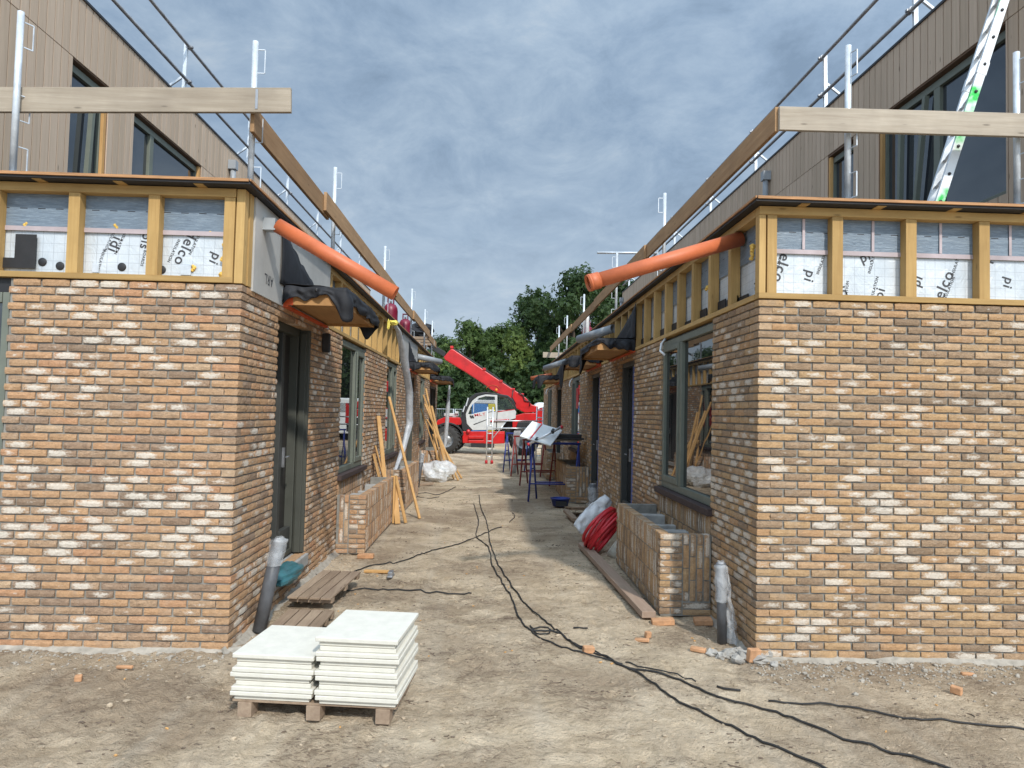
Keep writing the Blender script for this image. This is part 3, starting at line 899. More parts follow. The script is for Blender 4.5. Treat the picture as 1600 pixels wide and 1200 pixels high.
# ------------------------------------------------------------------ the two terraces
XR, XL = 2.11, -1.95
opR = [dict(kind='window', y0=6.73, y1=8.77, z0=1.0, z1=2.8), dict(kind='door', y0=10.42, y1=11.52, z0=.2, z1=2.72),
       dict(kind='door', y0=13.78, y1=14.87, z0=.2, z1=2.72), dict(kind='window', y0=16.9, y1=18.55, z0=1.0, z1=2.8),
       dict(kind='door', y0=21.2, y1=22.65, z0=.2, z1=2.72), dict(kind='window', y0=24.6, y1=26.25, z0=1.0, z1=2.8)]
opL = [dict(kind='door', y0=6.55, y1=7.76, z0=.3, z1=2.72, rec=.13), dict(kind='window', y0=9.33, y1=11.12, z0=1.0, z1=2.8),
       dict(kind='window', y0=13.4, y1=14.88, z0=1.0, z1=2.8), dict(kind='door', y0=16.9, y1=18.16, z0=.3, z1=2.72),
       dict(kind='window', y0=19.8, y1=21.15, z0=1.0, z1=2.8), dict(kind='door', y0=22.85, y1=25.3, z0=.3, z1=2.72)]
houseR, XRf, nR = house(1, XR, 'tan brick terrace on the right of the sandy alley, its window beside the near corner', 6.0, opR, [], 28.3,
                        dict(panels=[(10.3, 10.31)]))
houseL, XLf, nL = house(-1, XL, 'orange brick terrace on the left of the sandy alley, its door beside the near corner', 6.0, opL, [(1.78, 4.18, -.1, 2.9)], 26.1,
                        dict(panels=[(5.75, 8.45), (15.4, 18.6)]))
# the window on the front of the left terrace, seen at the very edge
w = MB(); w.bb(-3.79, -3.735, YF+.03, YF+.1, .1, 2.7); w.bb(-6.1, -3.795, YF+.03, YF+.1, 2.62, 2.7); w.bb(-6.1, -3.795, YF+.03, YF+.1, .1, .2)
wf = w.build('window', M['frame'], houseL, .005)
w = MB(); w.bb(-6.1, -3.79, YF+.06, YF+.068, .2, 2.62); w.build('pane', M['glass'], wf)
w = MB(); w.bb(-6.1, -3.735, YF+.04, YF+.12, 2.702, ZB); w.build('lintel_gap', M['black'], houseL)
# wall lamp bracket beside the left door
w = MB(); w.bb(XLf(-.09), XLf(-.004), 8.17, 8.23, 2.5, 2.72); w.build('wall_lamp', M['black'], houseL, .01)
# loose installation sleeves at the window heads
for yy, zz in ((8.55, 2.74), (18.35, 2.72), (26.0, 2.72)):
    w = MB(); w.tube([(XRf(.02), yy+.05, zz+.08), (XRf(-.05), yy, zz), (XRf(-.09), yy-.12, zz-.1), (XRf(-.1), yy-.35, zz-.16)], .014, 8)
    w.build('cable_sleeve', M['sheet'], houseR)
w = MB(); w.bb(XRf(.005), XRf(.02), 17.1, 17.5, 2.0, 2.5); w.build('red_notice', M['redmatt'], houseR)

canopy(houseL, -1, XLf, 6.6, 8.25, 2.81, .16, .58, 3, [(.33, .035, .2), (.0, .05, .05), (.72, .05, .16), (.2, .06, -.06)])
canopy(houseL, -1, XLf, 16.6, 18.5, 2.81, .16, .58, 8, [(.35, .06, .08), (.7, .04, .1)])
canopy(houseL, -1, XLf, 22.7, 25.4, 2.81, .16, .6, 12, [(.65, .05, .14)])
canopy(houseR, 1, XRf, 10.35, 12.3, 2.81, .16, .56, 21, [(.05, .08, .05), (.3, .05, -.05), (.66, .06, .3)])
canopy(houseR, 1, XRf, 13.55, 15.4, 2.81, .16, .56, 25, [(.3, .06, .12), (.62, .05, .45)])
canopy(houseR, 1, XRf, 20.9, 23.0, 2.81, .16, .7, 29, [(.33, .05, .25), (.6, .05, .2)])
# upturned rubber flap against the cement board
m = MB()
def flapf(y0, X, h0, h1, ln, pw):
    def f(u, v):
        h = h0*(1-u)**pw + h1
        return (X(-.02-.012*math.sin(u*9)-.012*math.sin(v*3)), y0+ln*u, 2.98 + h*v)
    return f
m.grid(flapf(6.45, XLf, .5, .02, 1.5, 1.15), 20, 8); m.build('rubber_flap', M['epdm'], houseL, solid=.004)
m = MB(); m.grid(flapf(10.25, XRf, .5, .03, .75, 1.0), 16, 8); m.build('rubber_flap', M['epdm'], houseR, solid=.004)

UL = upper(houseL, -1, -4.5, 5.75, 26.0, [(7.5, 8.22, 4.0, 5.5), (8.8, 10.85, 4.0, 5.5)], [11.95, 20.5], 26)
upper_window(houseL, -1, UL, 7.5, 8.22, 4.0, 5.5, [], 1)
upper_window(houseL, -1, UL, 8.8, 10.85, 4.0, 5.5, [9.4], 1)
UR = upper(houseR, 1, 4.58, 5.62, 24.9, [(8.86, 9.56, 3.9, 5.49), (6.16, 8.27, 3.93, 5.5)], [11.6, 24.7], 25)
upper_window(houseR, 1, UR, 8.86, 9.56, 3.9, 5.49, [], 1)
upper_window(houseR, 1, UR, 6.16, 8.27, 3.93, 5.5, [7.25], 1)
# tilted inward sashes showing behind the glass as pale edges
w = MB(); w.bar((UL(.04), 7.9, 4.05), (UL(.04), 7.98, 5.35), .05, .05); w.build('open_sash', M['frame'], houseL)
w = MB(); w.bar((UR(.04), 7.62, 4.0), (UR(.04), 7.4, 5.38), .05, .05); w.bar((UR(.045), 7.9, 4.0), (UR(.045), 7.86, 5.38), .05, .05); w.build('open_sash', M['frame'], houseR)

# ------------------------------------------------------------------ planters
def planter(S, X, y0, y1, xo, h, label, board):
    root = thing('brick_planter', ((X(0)+xo)/2, (y0+y1)/2, 0), label, 'planter', 'brick planters along the walls')
    bm_ = M['brickR' if S > 0 else 'brickL']
    w = MB(); nrm = (-S, 0, 0)
    rows = int(h/.0625)
    far = y0 > 12
    # alley side: upright bricks, with a stretcher column at each end
    y = y0+.115
    while y < y1-.11:
        z = h-.21
        while z > -.16:
            zz = max(z, .02); hh = z+.205-zz
            if hh > .05:
                if S > 0: w.brick((xo, y+.05, zz), (0,-1,0), (0,0,1), nrm, .05, hh, .09, 1 if far else 2, 1 if far else 4)
                else: w.brick((xo, y, zz), (0,1,0), (0,0,1), nrm, .05, hh, .09, 1 if far else 2, 1 if far else 4)
            z -= .217
        y += .0625
    for k in range(rows):
        z = k*.0625 + (h-rows*.0625) + .006
        own = k % 2
        for (ya, yb) in ((y0, y0+.105), (y1-.105, y1)):
            if S > 0: w.brick((xo, yb, z), (0,-1,0), (0,0,1), nrm, .103, .05, .09, 3, 2)
            else: w.brick((xo, ya+.001, z), (0,1,0), (0,0,1), nrm, .103, .05, .09, 3, 2)
        # near end: a bonded column, then upright bricks against the wall
        xs = [(0, .21)] if own else [(0, .1), (.11, .21)]
        for a, b in xs:
            p0, p1 = sorted((xo+S*a, xo+S*b))
            w.brick((p0, y0, z), (1,0,0), (0,0,1), (0,-1,0), p1-p0, .05, .0895 if a else .06, 4, 2)
    x = .222; i = 0
    W = abs(X(0)-xo)
    while x+.05 < W+.002:
        z = h - (.21 if i % 2 else .1)
        top = h
        while top > .2:
            zz = max(z, .14)
            p0, p1 = sorted((xo+S*x, xo+S*(x+.052)))
            if top-.01-zz > .04: w.brick((p0, y0, zz), (1,0,0), (0,0,1), (0,-1,0), p1-p0, top-.01-zz, .09, 2, 4)
            top = z; z -= .218
        x += .065; i += 1
    p0, p1 = sorted((xo+S*.222, X(-.004)))
    for q in range(2): w.brick((p0, y0, .01+q*.0625), (1,0,0), (0,0,1), (0,-1,0), p1-p0, .05, .09, 4, 2)
    w.m = 1
    q0, q1 = sorted((xo+S*.012, xo+S*.1)); w.bb(q0, q1, y0+.012, y1-.012, 0, h-.012)
    q0, q1 = sorted((xo+S*.1005, X(-.006))); w.bb(q0, q1, y0+.012, y0+.1, 0, h-.012); w.bb(q0, q1, y1-.1, y1-.012, 0, h-.012)
    w.build('planter_wall', [bm_, M['mortar']], root)
    b = MB()   # grey building blocks and fill inside
    q0, q1 = sorted((xo+S*.115, X(-.02)))
    b.bb(q0, q1, y0+.11, y1-.11, 0, h-.24)
    n_ = 4
    for i in range(n_):
        ya = y0+.13+(y1-y0-.3)*i/n_
        b.bb(q0+.01, q1-.02, ya, ya+.1+.05*(i % 2), h-.24, h-.06-.05*rnd.random())
    b.build('concrete_block', M['concrete'], root, .008)
    if board:
        t = MB(); q0, q1 = sorted((xo+S*-.035, xo+S*-.008)); t.bb(q0, q1, y1-.12, y1-.02, 0, h+.02); t.build('edge_board', M['batten'], root)
    return root
planter(1, XRf, 6.65, 8.95, 1.62, .765, 'tan brick planter below the window beside the near right corner', False)
planter(1, XRf, 14.9, 17.3, 1.62, .765, 'tan brick planter behind the blue trestle by the right wall', False)
planter(1, XRf, 20.0, 22.4, 1.62, .765, 'farther tan brick planter behind the red trestles by the right wall', False)
planter(-1, XLf, 9.25, 11.9, -1.57, .755, 'orange brick planter below the first left window, a board on its far edge', True)
planter(-1, XLf, 13.1, 15.6, -1.52, .77, 'orange brick planter below the second left window, a single batten leaning across', False)
planter(-1, XLf, 19.9, 21.9, -1.42, .76, 'farthest orange brick planter under the bundle of leaning battens', False)

# ------------------------------------------------------------------ edge protection on the low roofs
def post(x, y, hx, hy, lean, label, grp='guard posts on the low roofs'):
    """tube with three steel loops; (hx,hy) is the side on which the loops hold the plank"""
    r = thing('guard_post', (x, y, ROOF), label, 'guard post', grp)
    t = MB(); t.tube([(x, y, ROOF+.002), (x+lean[0], y+lean[1], ROOF+1.33)], .025, 12); t.build('tube', M['galv'], r)
    for z in (.06, .47, 1.06):
        k = z/1.33; px_, py_ = x+lean[0]*k, y+lean[1]*k
        a, b, c_ = .026, .085, .2
        t = MB(); p = [(px_+hx*a, py_+hy*a, ROOF+z), (px_+hx*b, py_+hy*b, ROOF+z), (px_+hx*b, py_+hy*b, ROOF+z+c_), (px_+hx*a, py_+hy*a, ROOF+z+c_)]
        for q0, q1 in zip(p, p[1:]): t.bar(q0, q1, .008, .03 if hx == 0 else .008, up=(0,1,0) if abs(hx) < .5 else (1,0,0))
        t.build('bracket', M['galv'], r)
    b_ = MB(); b_.bb(x-.05, x+.05, y-.05, y+.05, ROOF+.0012, ROOF+.009); b_.build('base_plate', M['galv'], r)
    return r
whereL = ['next to the corner of the left roof', 'second in the row along the left roof edge', 'third along the left roof edge, before the gas bottles',
          'on the left roof right beside the two gas bottles', 'on the left roof just past the gas bottles', 'farthest in the row on the left roof']
for i, y in enumerate((5.92, 9.0, 13.3, 17.9, 21.5, 24.2)):
    post(-2.05, y, 1, 0, (0, 0), 'galvanised guard post ' + whereL[i])
post(-3.78, 5.6, .6, 1, (0, 0), 'galvanised guard post at the left edge of the picture, in front of the long beam')
post(2.86, 5.62, .35, -1, (0, 0), 'galvanised guard post beside the near corner of the right roof, behind the beam')
post(4.27, 5.62, .35, -1, (0, 0), 'galvanised guard post right of the ladder, at the right edge of the picture')
whereR = ['above the orange pipe on the right roof', 'on the right roof with a thin tube lying across it', 'on the right roof beside the crimson gas bottle', 'next to farthest on the right roof', 'farthest in the row on the right roof']
for i, y in enumerate((9.6, 13.3, 18.0, 22.0, 24.6)):
    post(2.33, y, -1, 0, (0, 0), 'galvanised guard post ' + whereR[i])

def plank(p0, p1, w, h, mat, label, grp='scaffold planks of the roof edge guard', capm=True):
    m = MB(); m.bar(p0, p1, w, h)
    o = m.build('scaffold_plank', M[mat], None, .004)
    tag(o, label, 'plank', grp)
    return o
b = plank((-5.2, 5.665, 4.2), (-1.66, 5.665, 4.325), .035, .2, 'plankX', 'long grey weathered beam across the front of the left roof')
s = MB(); s.bar((-1.93, 5.645, 4.24), (-1.93, 5.645, 4.4), .02, .004, up=(0,1,0)); s.build('metal_strap', M['steel_dark'], b)
b = plank((2.24, 5.5, 4.25), (5.4, 5.5, 4.275), .035, .19, 'plankX', 'long grey weathered beam across the front of the right roof')
pl = [(5.72, 8.4, 4.19), (8.1, 14.3, 4.23), (13.8, 18.0, 4.2), (17.5, 22.0, 4.22), (21.5, 25.2, 4.18)]
nl = ['nearest brown plank on the left roof, under the end of the grey beam', 'long brown plank after the first overlap on the left roof', 'brown plank above the gas bottles on the left roof',
      'short looking brown plank past the gas bottles on the left roof', 'farthest brown plank on the left roof, ending over the red boom']
for i, (a, c, z) in enumerate(pl): plank((-1.985+.036*(i % 2), a, z), (-1.985+.036*(i % 2), c, z+.01), .034, .215, 'plankY', nl[i])
pr_ = [(5.52, 10.6, 4.255), (10.2, 15.2, 4.25), (14.8, 20.0, 4.26), (19.6, 26.5, 4.26)]
nr = ['nearest brown plank on the right roof, starting at the end of the grey beam', 'second brown plank on the right roof, above the orange pipe',
      'third brown plank on the right roof, in front of the tree crown', 'farthest brown plank on the right roof, ending before the tree']
for i, (a, c, z) in enumerate(pr_): plank((2.235-.036*(i % 2), a, z), (2.235-.036*(i % 2), c, z), .034, .2, 'plankY', nr[i])
plank((1.9, 26.2, 4.03), (2.9, 26.2, 4.03), .035, .2, 'plankX', 'short pale board across the far end of the right roof')

def guard_rail(S, x, y0, y1, zs, ys, label):
    r = thing('roof_railing', (x, (y0+y1)/2, 6.2), label, 'railing', 'railings on the upper roofs')
    for z in zs:
        t = MB(); t.tube([(x, y0, z), (x, y1, z)], .024, 10); t.build('rail', M['steel_dark'], r)
    for y in ys:
        t = MB(); xx = x+S*.06
        t.bar((xx, y, 6.23), (xx-S*.012, y, zs[-1]+.05), .05, .035); t.bar((xx+S*.5, y, 6.25), (xx+S*.02, y, 6.62), .03, .03)
        t.bb(xx+S*.1-.02 if S > 0 else xx-.62, xx+S*.62 if S > 0 else xx-.06, y-.03, y+.03, 6.226, 6.25)
        t.build('stanchion', M['galv'], r)
        for z in zs:
            c = MB(); c.tube([(x, y-.04, z), (x, y+.04, z)], .034, 10); c.bb(x-.05, x+.05, y-.02, y+.02, z-.012, z+.012); c.build('clamp', M['steel_dark'], r)
        b = MB(); b.bb(xx+S*.38-.02, xx+S*.38+.02, y-.045, y-.031, 6.3, 6.46); b.build('warning_sticker', M['amber'], r)
guard_rail(-1, -4.5, 5.7, 26, (6.55, 7.06), [7.6, 10.26, 13.0, 15.5, 18.2, 21, 24], 'steel tube railing along the edge of the left upper roof')
guard_rail(1, 4.58, 5.62, 24.8, (6.45, 6.99), [5.8, 7.62, 9.75, 12.4, 15, 18, 21, 24], 'steel tube railing along the edge of the right upper roof')

# ladder on the right roof
lad = thing('ladder', (3.7, 5.95, ROOF), 'aluminium ladder sprayed with green paint, leaning on the right upper wall', 'ladder')
p0, p1 = V((3.68, 0, ROOF+.01)), V((4.545, 0, 6.3))
for y, xo in ((5.76, 0), (6.09, .11)):
    t = MB(); a = p0.copy(); b = p1.copy(); a.y = b.y = y; a.x += xo; b.x += xo
    d = (b-a).normalized(); e = a + d*1.25
    t.bar(a, b + d*.7, .026, .075, up=(0,1,0)) if False else t.bar(a, b+d*.7, .075, .028, up=(0,1,0))
    t.bar(e, e+d*.12, .085, .034, up=(0,1,0))
    t.build('stile', M['stile'] if y < 6 else M['alu'], lad, .004)
for i in range(12):
    q = p0.lerp(p1, .035+.088*i)
    t = MB(); t.tube([(q.x, 5.775, q.z), (q.x+.105, 6.075, q.z)], .016, 8); t.build('rung', M['alu'], lad)
    t = MB(); t.lathe([(0, 0), (.013, 0), (.013, .006), (0, .006)], (q.x, 5.738, q.z), 10, 'Y'); t.build('rung_end', M['black'], lad)

# ------------------------------------------------------------------ pipes out of the roofs
def spout(p0, p1, r, mat, label, socket, name='plastic_pipe'):
    p0, p1 = V(p0), V(p1); d = (p1-p0).normalized()
    m = MB(); m.hollow(p0, p1 if not socket else p1-d*.1, r, .005, 28)
    if socket:
        m.hollow(p1-d*.105, p1, r*1.13, .006, 28); m.hollow(p1-d*.03, p1-d*.012, r*1.17, .009, 28)
    o = m.build(name, M[mat]); tag(o, label, 'pipe', 'loose drain pipes under the roof edges')
    i_ = None
    return o
spout((-1.83, 5.98, 3.39), (-.825, 5.98, 2.84), .0625, 'orange_pvc', 'orange plastic pipe slanting out from under the left roof corner', False)
w = MB(); w.bb(-1.965, -1.835, 5.93, 6.03, 3.34, 3.44); w.build('pipe_bracket', M['rod'], houseL)
spout((2.16, 6.1, 3.43), (.795, 5.93, 2.965), .0635, 'orange_pvc', 'orange plastic pipe with a wide socket, slanting out from under the right roof', True)
spout((2.1, 12.2, 3.36), (1.6, 13.0, 3.24), .075, 'grey_pvc', 'grey plastic pipe above the first canopy of the right terrace', False)
spout((2.05, 19.2, 3.3), (1.5, 19.9, 3.13), .075, 'grey_pvc', 'grey plastic pipe farther along the right terrace', False)
spout((2.1, 24.4, 3.2), (1.4, 24.7, 3.07), .07, 'orange_pvc', 'small orange pipe at the far end of the right terrace', False)
spout((-2.0, 18.9, 3.3), (-1.38, 19.4, 3.2), .075, 'grey_pvc', 'grey plastic pipe above the second canopy of the left terrace', False)

def standpipe(base, top, r, label, wrapto, seed, mat='dark_pvc'):
    rt = thing('standpipe', base, label, 'pipe')
    m = MB(); m.hollow(base, top, r, .006, 24); m.build('pipe', M[mat], rt)
    m = MB(); b, t = V(base), V(top); d = t-b
    def wrap(u, v):
        k = wrapto + (1.03-wrapto)*v; an = u*2*math.pi
        rr = r*(1.12 + .5*abs(noise.noise(V((math.cos(an)*1.6+seed, math.sin(an)*1.6, v*3)))) + .25*max(0, .25-v))
        if v > .93: rr *= .55
        p = b + d*k
        return p + V((math.cos(an)*rr, math.sin(an)*rr, .012*noise.noise(V((an, seed, v*5)))))
    m.grid(wrap, 24, 16); m.build('plastic_wrap', M['film'], rt)
    return rt
standpipe((-1.87, 6.02, 0), (-1.76, 6.12, .74), .055, 'grey standpipe with a plastic cap leaning beside the left door', .72, 1)
sp = standpipe((1.965, 5.9, 0), (1.935, 5.86, .66), .04, 'dark standpipe draped in clear plastic at the right corner', .52, 4)
m = MB(); m.grid(lambda u, v: (1.975+.09*v*(.3+u)+.03*noise.noise(V((u*4, v*6, 1))), 5.87-.05*math.sin(u*3)+.03*noise.noise(V((u*5, v*4, 7))), .63-.62*v), 10, 18); m.build('plastic_wrap', M['film'], sp)
m = MB(); m.bb(1.935, 1.96, 5.846, 5.8475, .32, .38); m.build('paper_label', M['white'], sp)
standpipe((1.88, 12.6, 0), (1.86, 12.65, .62), .07, 'standpipe in a white plastic hood by the second right door', .02, 7)
standpipe((-1.72, 17.3, 0), (-1.62, 17.35, .8), .05, 'dark standpipe between the farther left planters', .75, 9)

# ------------------------------------------------------------------ gas bottles
def gas(x, y, label, h=.78, r=.165):
    g = thing('gas_bottle', (x, y, ROOF), label, 'gas bottle', 'crimson gas bottles on the low roofs')
    m = MB(); m.lathe([(0, 0), (r*.8, 0), (r*.82, .04), (r, .07), (r, .26), (r*1.01, .3), (r, .34), (r, h-.28), (r*.93, h-.2), (r*.7, h-.13), (r*.3, h-.1), (0, h-.1)], (x, y, ROOF+.003), 28); m.build('tank', M['gas'], g)
    m = MB(); m.bb(x-.075, x-.055, y-.05, y+.05, ROOF+h-.13, ROOF+h+.02); m.bb(x+.055, x+.075, y-.05, y+.05, ROOF+h-.13, ROOF+h+.02); m.bb(x-.075, x+.075, y-.05, y+.05, ROOF+h+.021, ROOF+h+.045); m.build('collar', M['gas'], g, .006)
    m = MB(); m.lathe([(0, 0), (.03, 0), (.02, .05), (.03, .06), (0, .07)], (x, y, ROOF+h-.1), 12); m.build('valve', M['rod'], g)
gas(-2.33, 16.2, 'taller looking crimson gas bottle on the left roof, the nearer one')
gas(-2.32, 18.9, 'crimson gas bottle on the left roof, the farther one behind a guard post')
gas(2.62, 19.4, 'crimson gas bottle on the right roof, half hidden by the edge')
m = MB(); m.tube([(2.32, 17.2, ROOF+.02), (2.31, 17.2, 4.15), (2.31, 17.2, 4.35)], .05, 10)
tag(m.build('wrapped_tube', M['sheet']), 'white wrapped tube standing on the right roof before the gas bottle', 'tube')
m = MB(); m.tube([(1.95, 13.3, 4.93), (3.1, 13.32, 4.96)], .024, 8)
tag(m.build('cross_tube', M['galv']), 'thin galvanised tube lying crosswise over the right roof guard posts', 'tube')

# sleeve of film hanging from the left roof
m = MB(); pth = [(-1.78, 12.9, 3.42), (-1.72, 13.1, 3.3), (-1.68, 13.6, 2.9), (-1.62, 14.2, 2.2), (-1.62, 14.4, 1.6), (-1.7, 14.1, 1.1), (-1.78, 13.6, .7), (-1.82, 13.3, .5)]
def slv(u, v):
    k = v*(len(pth)-1); i = min(int(k), len(pth)-2); p = V(pth[i]).lerp(V(pth[i+1]), k-i); an = u*2*math.pi
    rr = .035+.06*math.sin(math.pi*min(1, v*1.15))
    q = 1+.3*noise.noise(V((math.cos(an)*2, math.sin(an)*2, v*9)))
    return p + V((math.cos(an)*rr*q*.8, math.sin(an)*rr*q, 0))
m.grid(slv, 16, 42); tag(m.build('plastic_sleeve', M['film2']), 'long cloudy plastic sleeve hanging from the left roof edge to a planter', 'plastic sleeve', None)
m = MB(); m.lump((-1.77, 12.75, 3.42), .075, (1, 1.7, .6), 10, 8, .4, 3); m.lump((-1.83, 12.5, 3.36), .03, (.8, .8, 3.4), 8, 6, .3, 8)
tag(m.build('yellow_wool', M['yellowfoam']), 'tuft of yellow insulation wool at the top of the hanging sleeve', 'insulation')
m = MB(); pth = [(-1.5, 25.8, 2.8), (-1.55, 25.9, 1.8), (-1.6, 25.9, .7), (-1.7, 25.9, .1)]
m.grid(slv, 12, 24); tag(m.build('plastic_sleeve', M['film2']), 'farther pale plastic sleeve hanging by the last left canopy', 'plastic sleeve')

# ------------------------------------------------------------------ ground
prints = {}
_fr = random.Random(77)
for _ in range(150):
    fy = _fr.uniform(2.6, 9.4); fx = _fr.uniform(-1.7, 1.8) if fy > 5.4 else _fr.uniform(-3.6, 4.0)
    fa = _fr.gauss(0, .5); q = (fx, fy, math.sin(fa), math.cos(fa), _fr.uniform(.008, .017))
    for bx in range(int((fx-.25)//.4), int((fx+.25)//.4)+1):
        for by in range(int((fy-.25)//.4), int((fy+.25)//.4)+1): prints.setdefault((bx, by), []).append(q)
def gh(x, y):
    p = V((x, y, 0))
    e = .012*noise.noise(p*.9) + .012*noise.noise(p*3.3+V((9,2,0))) + .007*noise.noise(p*9.1)
    rough = 1.0
    rough += 1.1*max(0, min(1, (-.4-x)*.8))*max(0, min(1, (5.9-y)*1.2))
    e *= rough
    e += (.006*noise.noise(p*19) + .006*max(0, noise.noise(p*11+V((4,4,0)))-.1)*2 + .004*noise.noise(p*37))*rough
    if 2 < y < 9.6 and -4.4 < x < 4.8:
        e += (.014*(.22-abs(noise.noise(p*6.3+V((3,1,0))))) + .009*(.2-abs(noise.noise(p*14.5+V((1,8,0))))))*(.55+.45*rough)
    # wheel ruts up the alley and dips
    for rx in (-.35, .75):
        e -= .012*math.exp(-((x-rx-.12*noise.noise(V((0, y*.3, 3))))/.2)**2) if y > 3 else 0
    for fx, fy, sa, ca, dp in prints.get((int(x//.4), int(y//.4)), ()):
        dx, dy = x-fx, y-fy
        a, b = (dx*sa+dy*ca)/.145, (dx*ca-dy*sa)/(.052 if dx*sa+dy*ca > -.02 else .04)
        r2 = a*a+b*b
        if r2 < 2.2: e += dp*(-math.exp(-r2*r2*1.4) + .55*math.exp(-((math.sqrt(r2)-1.15)/.2)**2))
    return e - .012
def axis(lo, hi, f0, f1, fine, n_out):
    a = []; q = f0
    while q <= f1: a.append(q); q += fine
    st = fine; q = f0
    while q > lo: st *= 1.28; q -= st; a.append(q)
    st = fine; q = a[0]; q = f1
    while q < hi: st *= 1.28; q += st; a.append(q)
    return sorted(a)
gx = axis(-300, 300, -4.3, 4.7, .028, 0); gy = axis(-40, 400, 2.2, 9.5, .028, 0)
g = MB(); g.smooth = True
nx_ = len(gx)
for y in gy:
    for x in gx:
        near = max(abs(x)-6, y-30, 0)
        g.v.append((x, y, gh(x, y) if near < 20 else -.012))
for j in range(len(gy)-1):
    for i in range(nx_-1):
        a = j*nx_+i; g.face((a, a+1, a+nx_+1, a+nx_))
tag(g.build('ground', M['ground'], None, loc=(0,0,0)), 'sandy trampled building site ground', None, None, 'structure')

def scatter(name, label, mat, n, fn, kind='stuff', seed=1):
    rs = random.Random(seed); m = MB()
    for _ in range(n): fn(m, rs)
    return tag(m.build(name, M[mat], None, loc=(0,0,0)), label, None, None, kind)
def spot(rs, ymin=2.6, ymax=26):
    while True:
        y = ymin + (ymax-ymin)*rs.random()**1.9
        x = rs.uniform(-1.9, 2.05) if y > 5.4 else rs.uniform(-.78*y-.3, .78*y+.3)
        return x, y
def crumb(m, rs):
    x, y = spot(rs); s = rs.uniform(.004, .015)*(1 if rs.random() < .93 else 1.7)
    m.lump((x, y, gh(x, y)+s*.12), s, (1, rs.uniform(.6, 1.4), .5), 5, 3, .5, rs.random()*50)
scatter('sand_clods', 'small clods of dry sand strewn over the ground', 'sandclod', 2400, crumb, seed=3)
def peat(m, rs):
    x0, y0 = spot(rs, 2.5, 18); k = rs.choice((1, 3, 6, 10, 14)); sp = rs.uniform(.03, .16)
    for _ in range(k):
        x = x0+rs.gauss(0, sp*1.5); y = y0+rs.gauss(0, sp*.6); s = rs.uniform(.0025, .007)
        m.lump((x, y, gh(x, y)+s*.2), s, (rs.uniform(1, 3.2), rs.uniform(.6, 1.3), .7), 5, 3, .6, rs.random()*50)
    if rs.random() < .16:
        a = rs.gauss(0, .8); L = rs.uniform(.03, .09); q = [V((x0+math.cos(a)*L*t+.01*math.sin(t*5+a), y0+math.sin(a)*L*t, gh(x0+math.cos(a)*L*t, y0+math.sin(a)*L*t)+.004)) for t in (-.5, -.2, .1, .35, .5)]
        m.tube(q, [.002, .0035, .004, .003, .001], 5)
scatter('peat_crumbs', 'dark crumbs and root bits lying in the sand', 'peat', 330, peat, seed=5)
def grit(m, rs):
    if rs.random() < .5: x, y = rs.uniform(2.0, 4.4), 5.5-abs(rs.gauss(0, .25))
    elif rs.random() < .55: x, y = rs.uniform(-4.2, -1.9), 5.5-abs(rs.gauss(0, .22))
    else:
        y = rs.uniform(5.5, 20); x = 2.08-abs(rs.gauss(0, .16)) if rs.random() < .5 else -1.92+abs(rs.gauss(0, .16))
    s = rs.uniform(.004, .013)*(1 if rs.random() < .93 else 2)
    m.lump((x, y, gh(x, y)+s*.2), s, (1, 1, .6), 5, 3, .5, rs.random()*50)
scatter('mortar_grit', 'grey mortar crumbs along the foot of the brick walls', 'grey_grit', 1300, grit, seed=8)
def chip(m, rs):
    x, y = spot(rs, 3, 14); m.box((x, y, gh(x, y)+.005), (rs.uniform(.01, .03), rs.uniform(.006, .012), .006), (rs.uniform(-.3,.3), 0, rs.random()*3))
scatter('wood_chips', 'pale wood chips scattered in the sand', 'chip', 60, chip, seed=9)

# mortar spill heap at the right corner
m = MB()
for i in range(16):
    x, y = 2.02+rnd.gauss(0, .13), 5.52+rnd.gauss(0, .1); s = rnd.uniform(.03, .07)
    m.lump((x, y, s*.25), s, (1.1, 1, .6), 8, 6, .5, i)
tag(m.build('mortar_heap', M['rubble'], None), 'grey heap of spilled mortar lumps at the right brick corner', 'rubble', None, 'stuff')

def chunk(x, y, L, w, h, a, label, mat='terracotta', tilt=.1, name='brick_piece', cat='brick piece'):
    m = MB(); m.box((x, y, h*.5+gh(x, y)+.006), (L, w, h), (tilt, rnd.uniform(-.1, .1), a))
    o = m.build(name, M[mat], None, .006); tag(o, label, cat, 'broken pieces lying in the sand'); return o
def at(px, py):   # ground position read off the photograph
    k = 1.86*1109/(py-644-.0235*(px-766)); return (px-766)*k/1109, k
for (px, py, L, w, h, a, lb) in [
    (1185, 1032, .1, .05, .1, .3, 'upright orange brick piece against the mortar heap'), (1098, 1016, .12, .05, .03, -.5, 'orange brick piece lying in front of the dark standpipe'),
    (1010, 998, .12, .04, .025, -.4, 'flat brown brick sliver between plank end and cables'), (1019, 993, .05, .04, .05, .4, 'small brick stub beside the brown sliver'),
    (927, 1012, .09, .05, .05, .2, 'orange brick lump lying on the black cables'), (1507, 1084, .07, .04, .05, -.9, 'orange brick piece in front of the right front wall'),
    (222, 1034, .12, .025, .02, -.15, 'yellow orange splinter in front of the left front wall'), (154, 1046, .045, .04, .04, .3, 'small orange brick bit left of the splinter'),
    (1525, 1052, .1, .03, .02, 0, 'orange splinter close to the right front wall'), (1105, 973, .16, .1, .05, -.1, 'flat brick in the dark gap beside the near right planter'),
    (1042, 972, .2, .08, .05, -.05, 'brick lying at the foot of the near right planter'), (512, 868, .14, .06, .04, .3, 'brick lying at the foot of the near left planter'),
    (580, 868, .2, .08, .05, -.1, 'brick lying before the corner of the near left planter')]:
    x, y = at(px, py); chunk(x, y, L, w, h, a, lb)
x, y = at(600, 890)
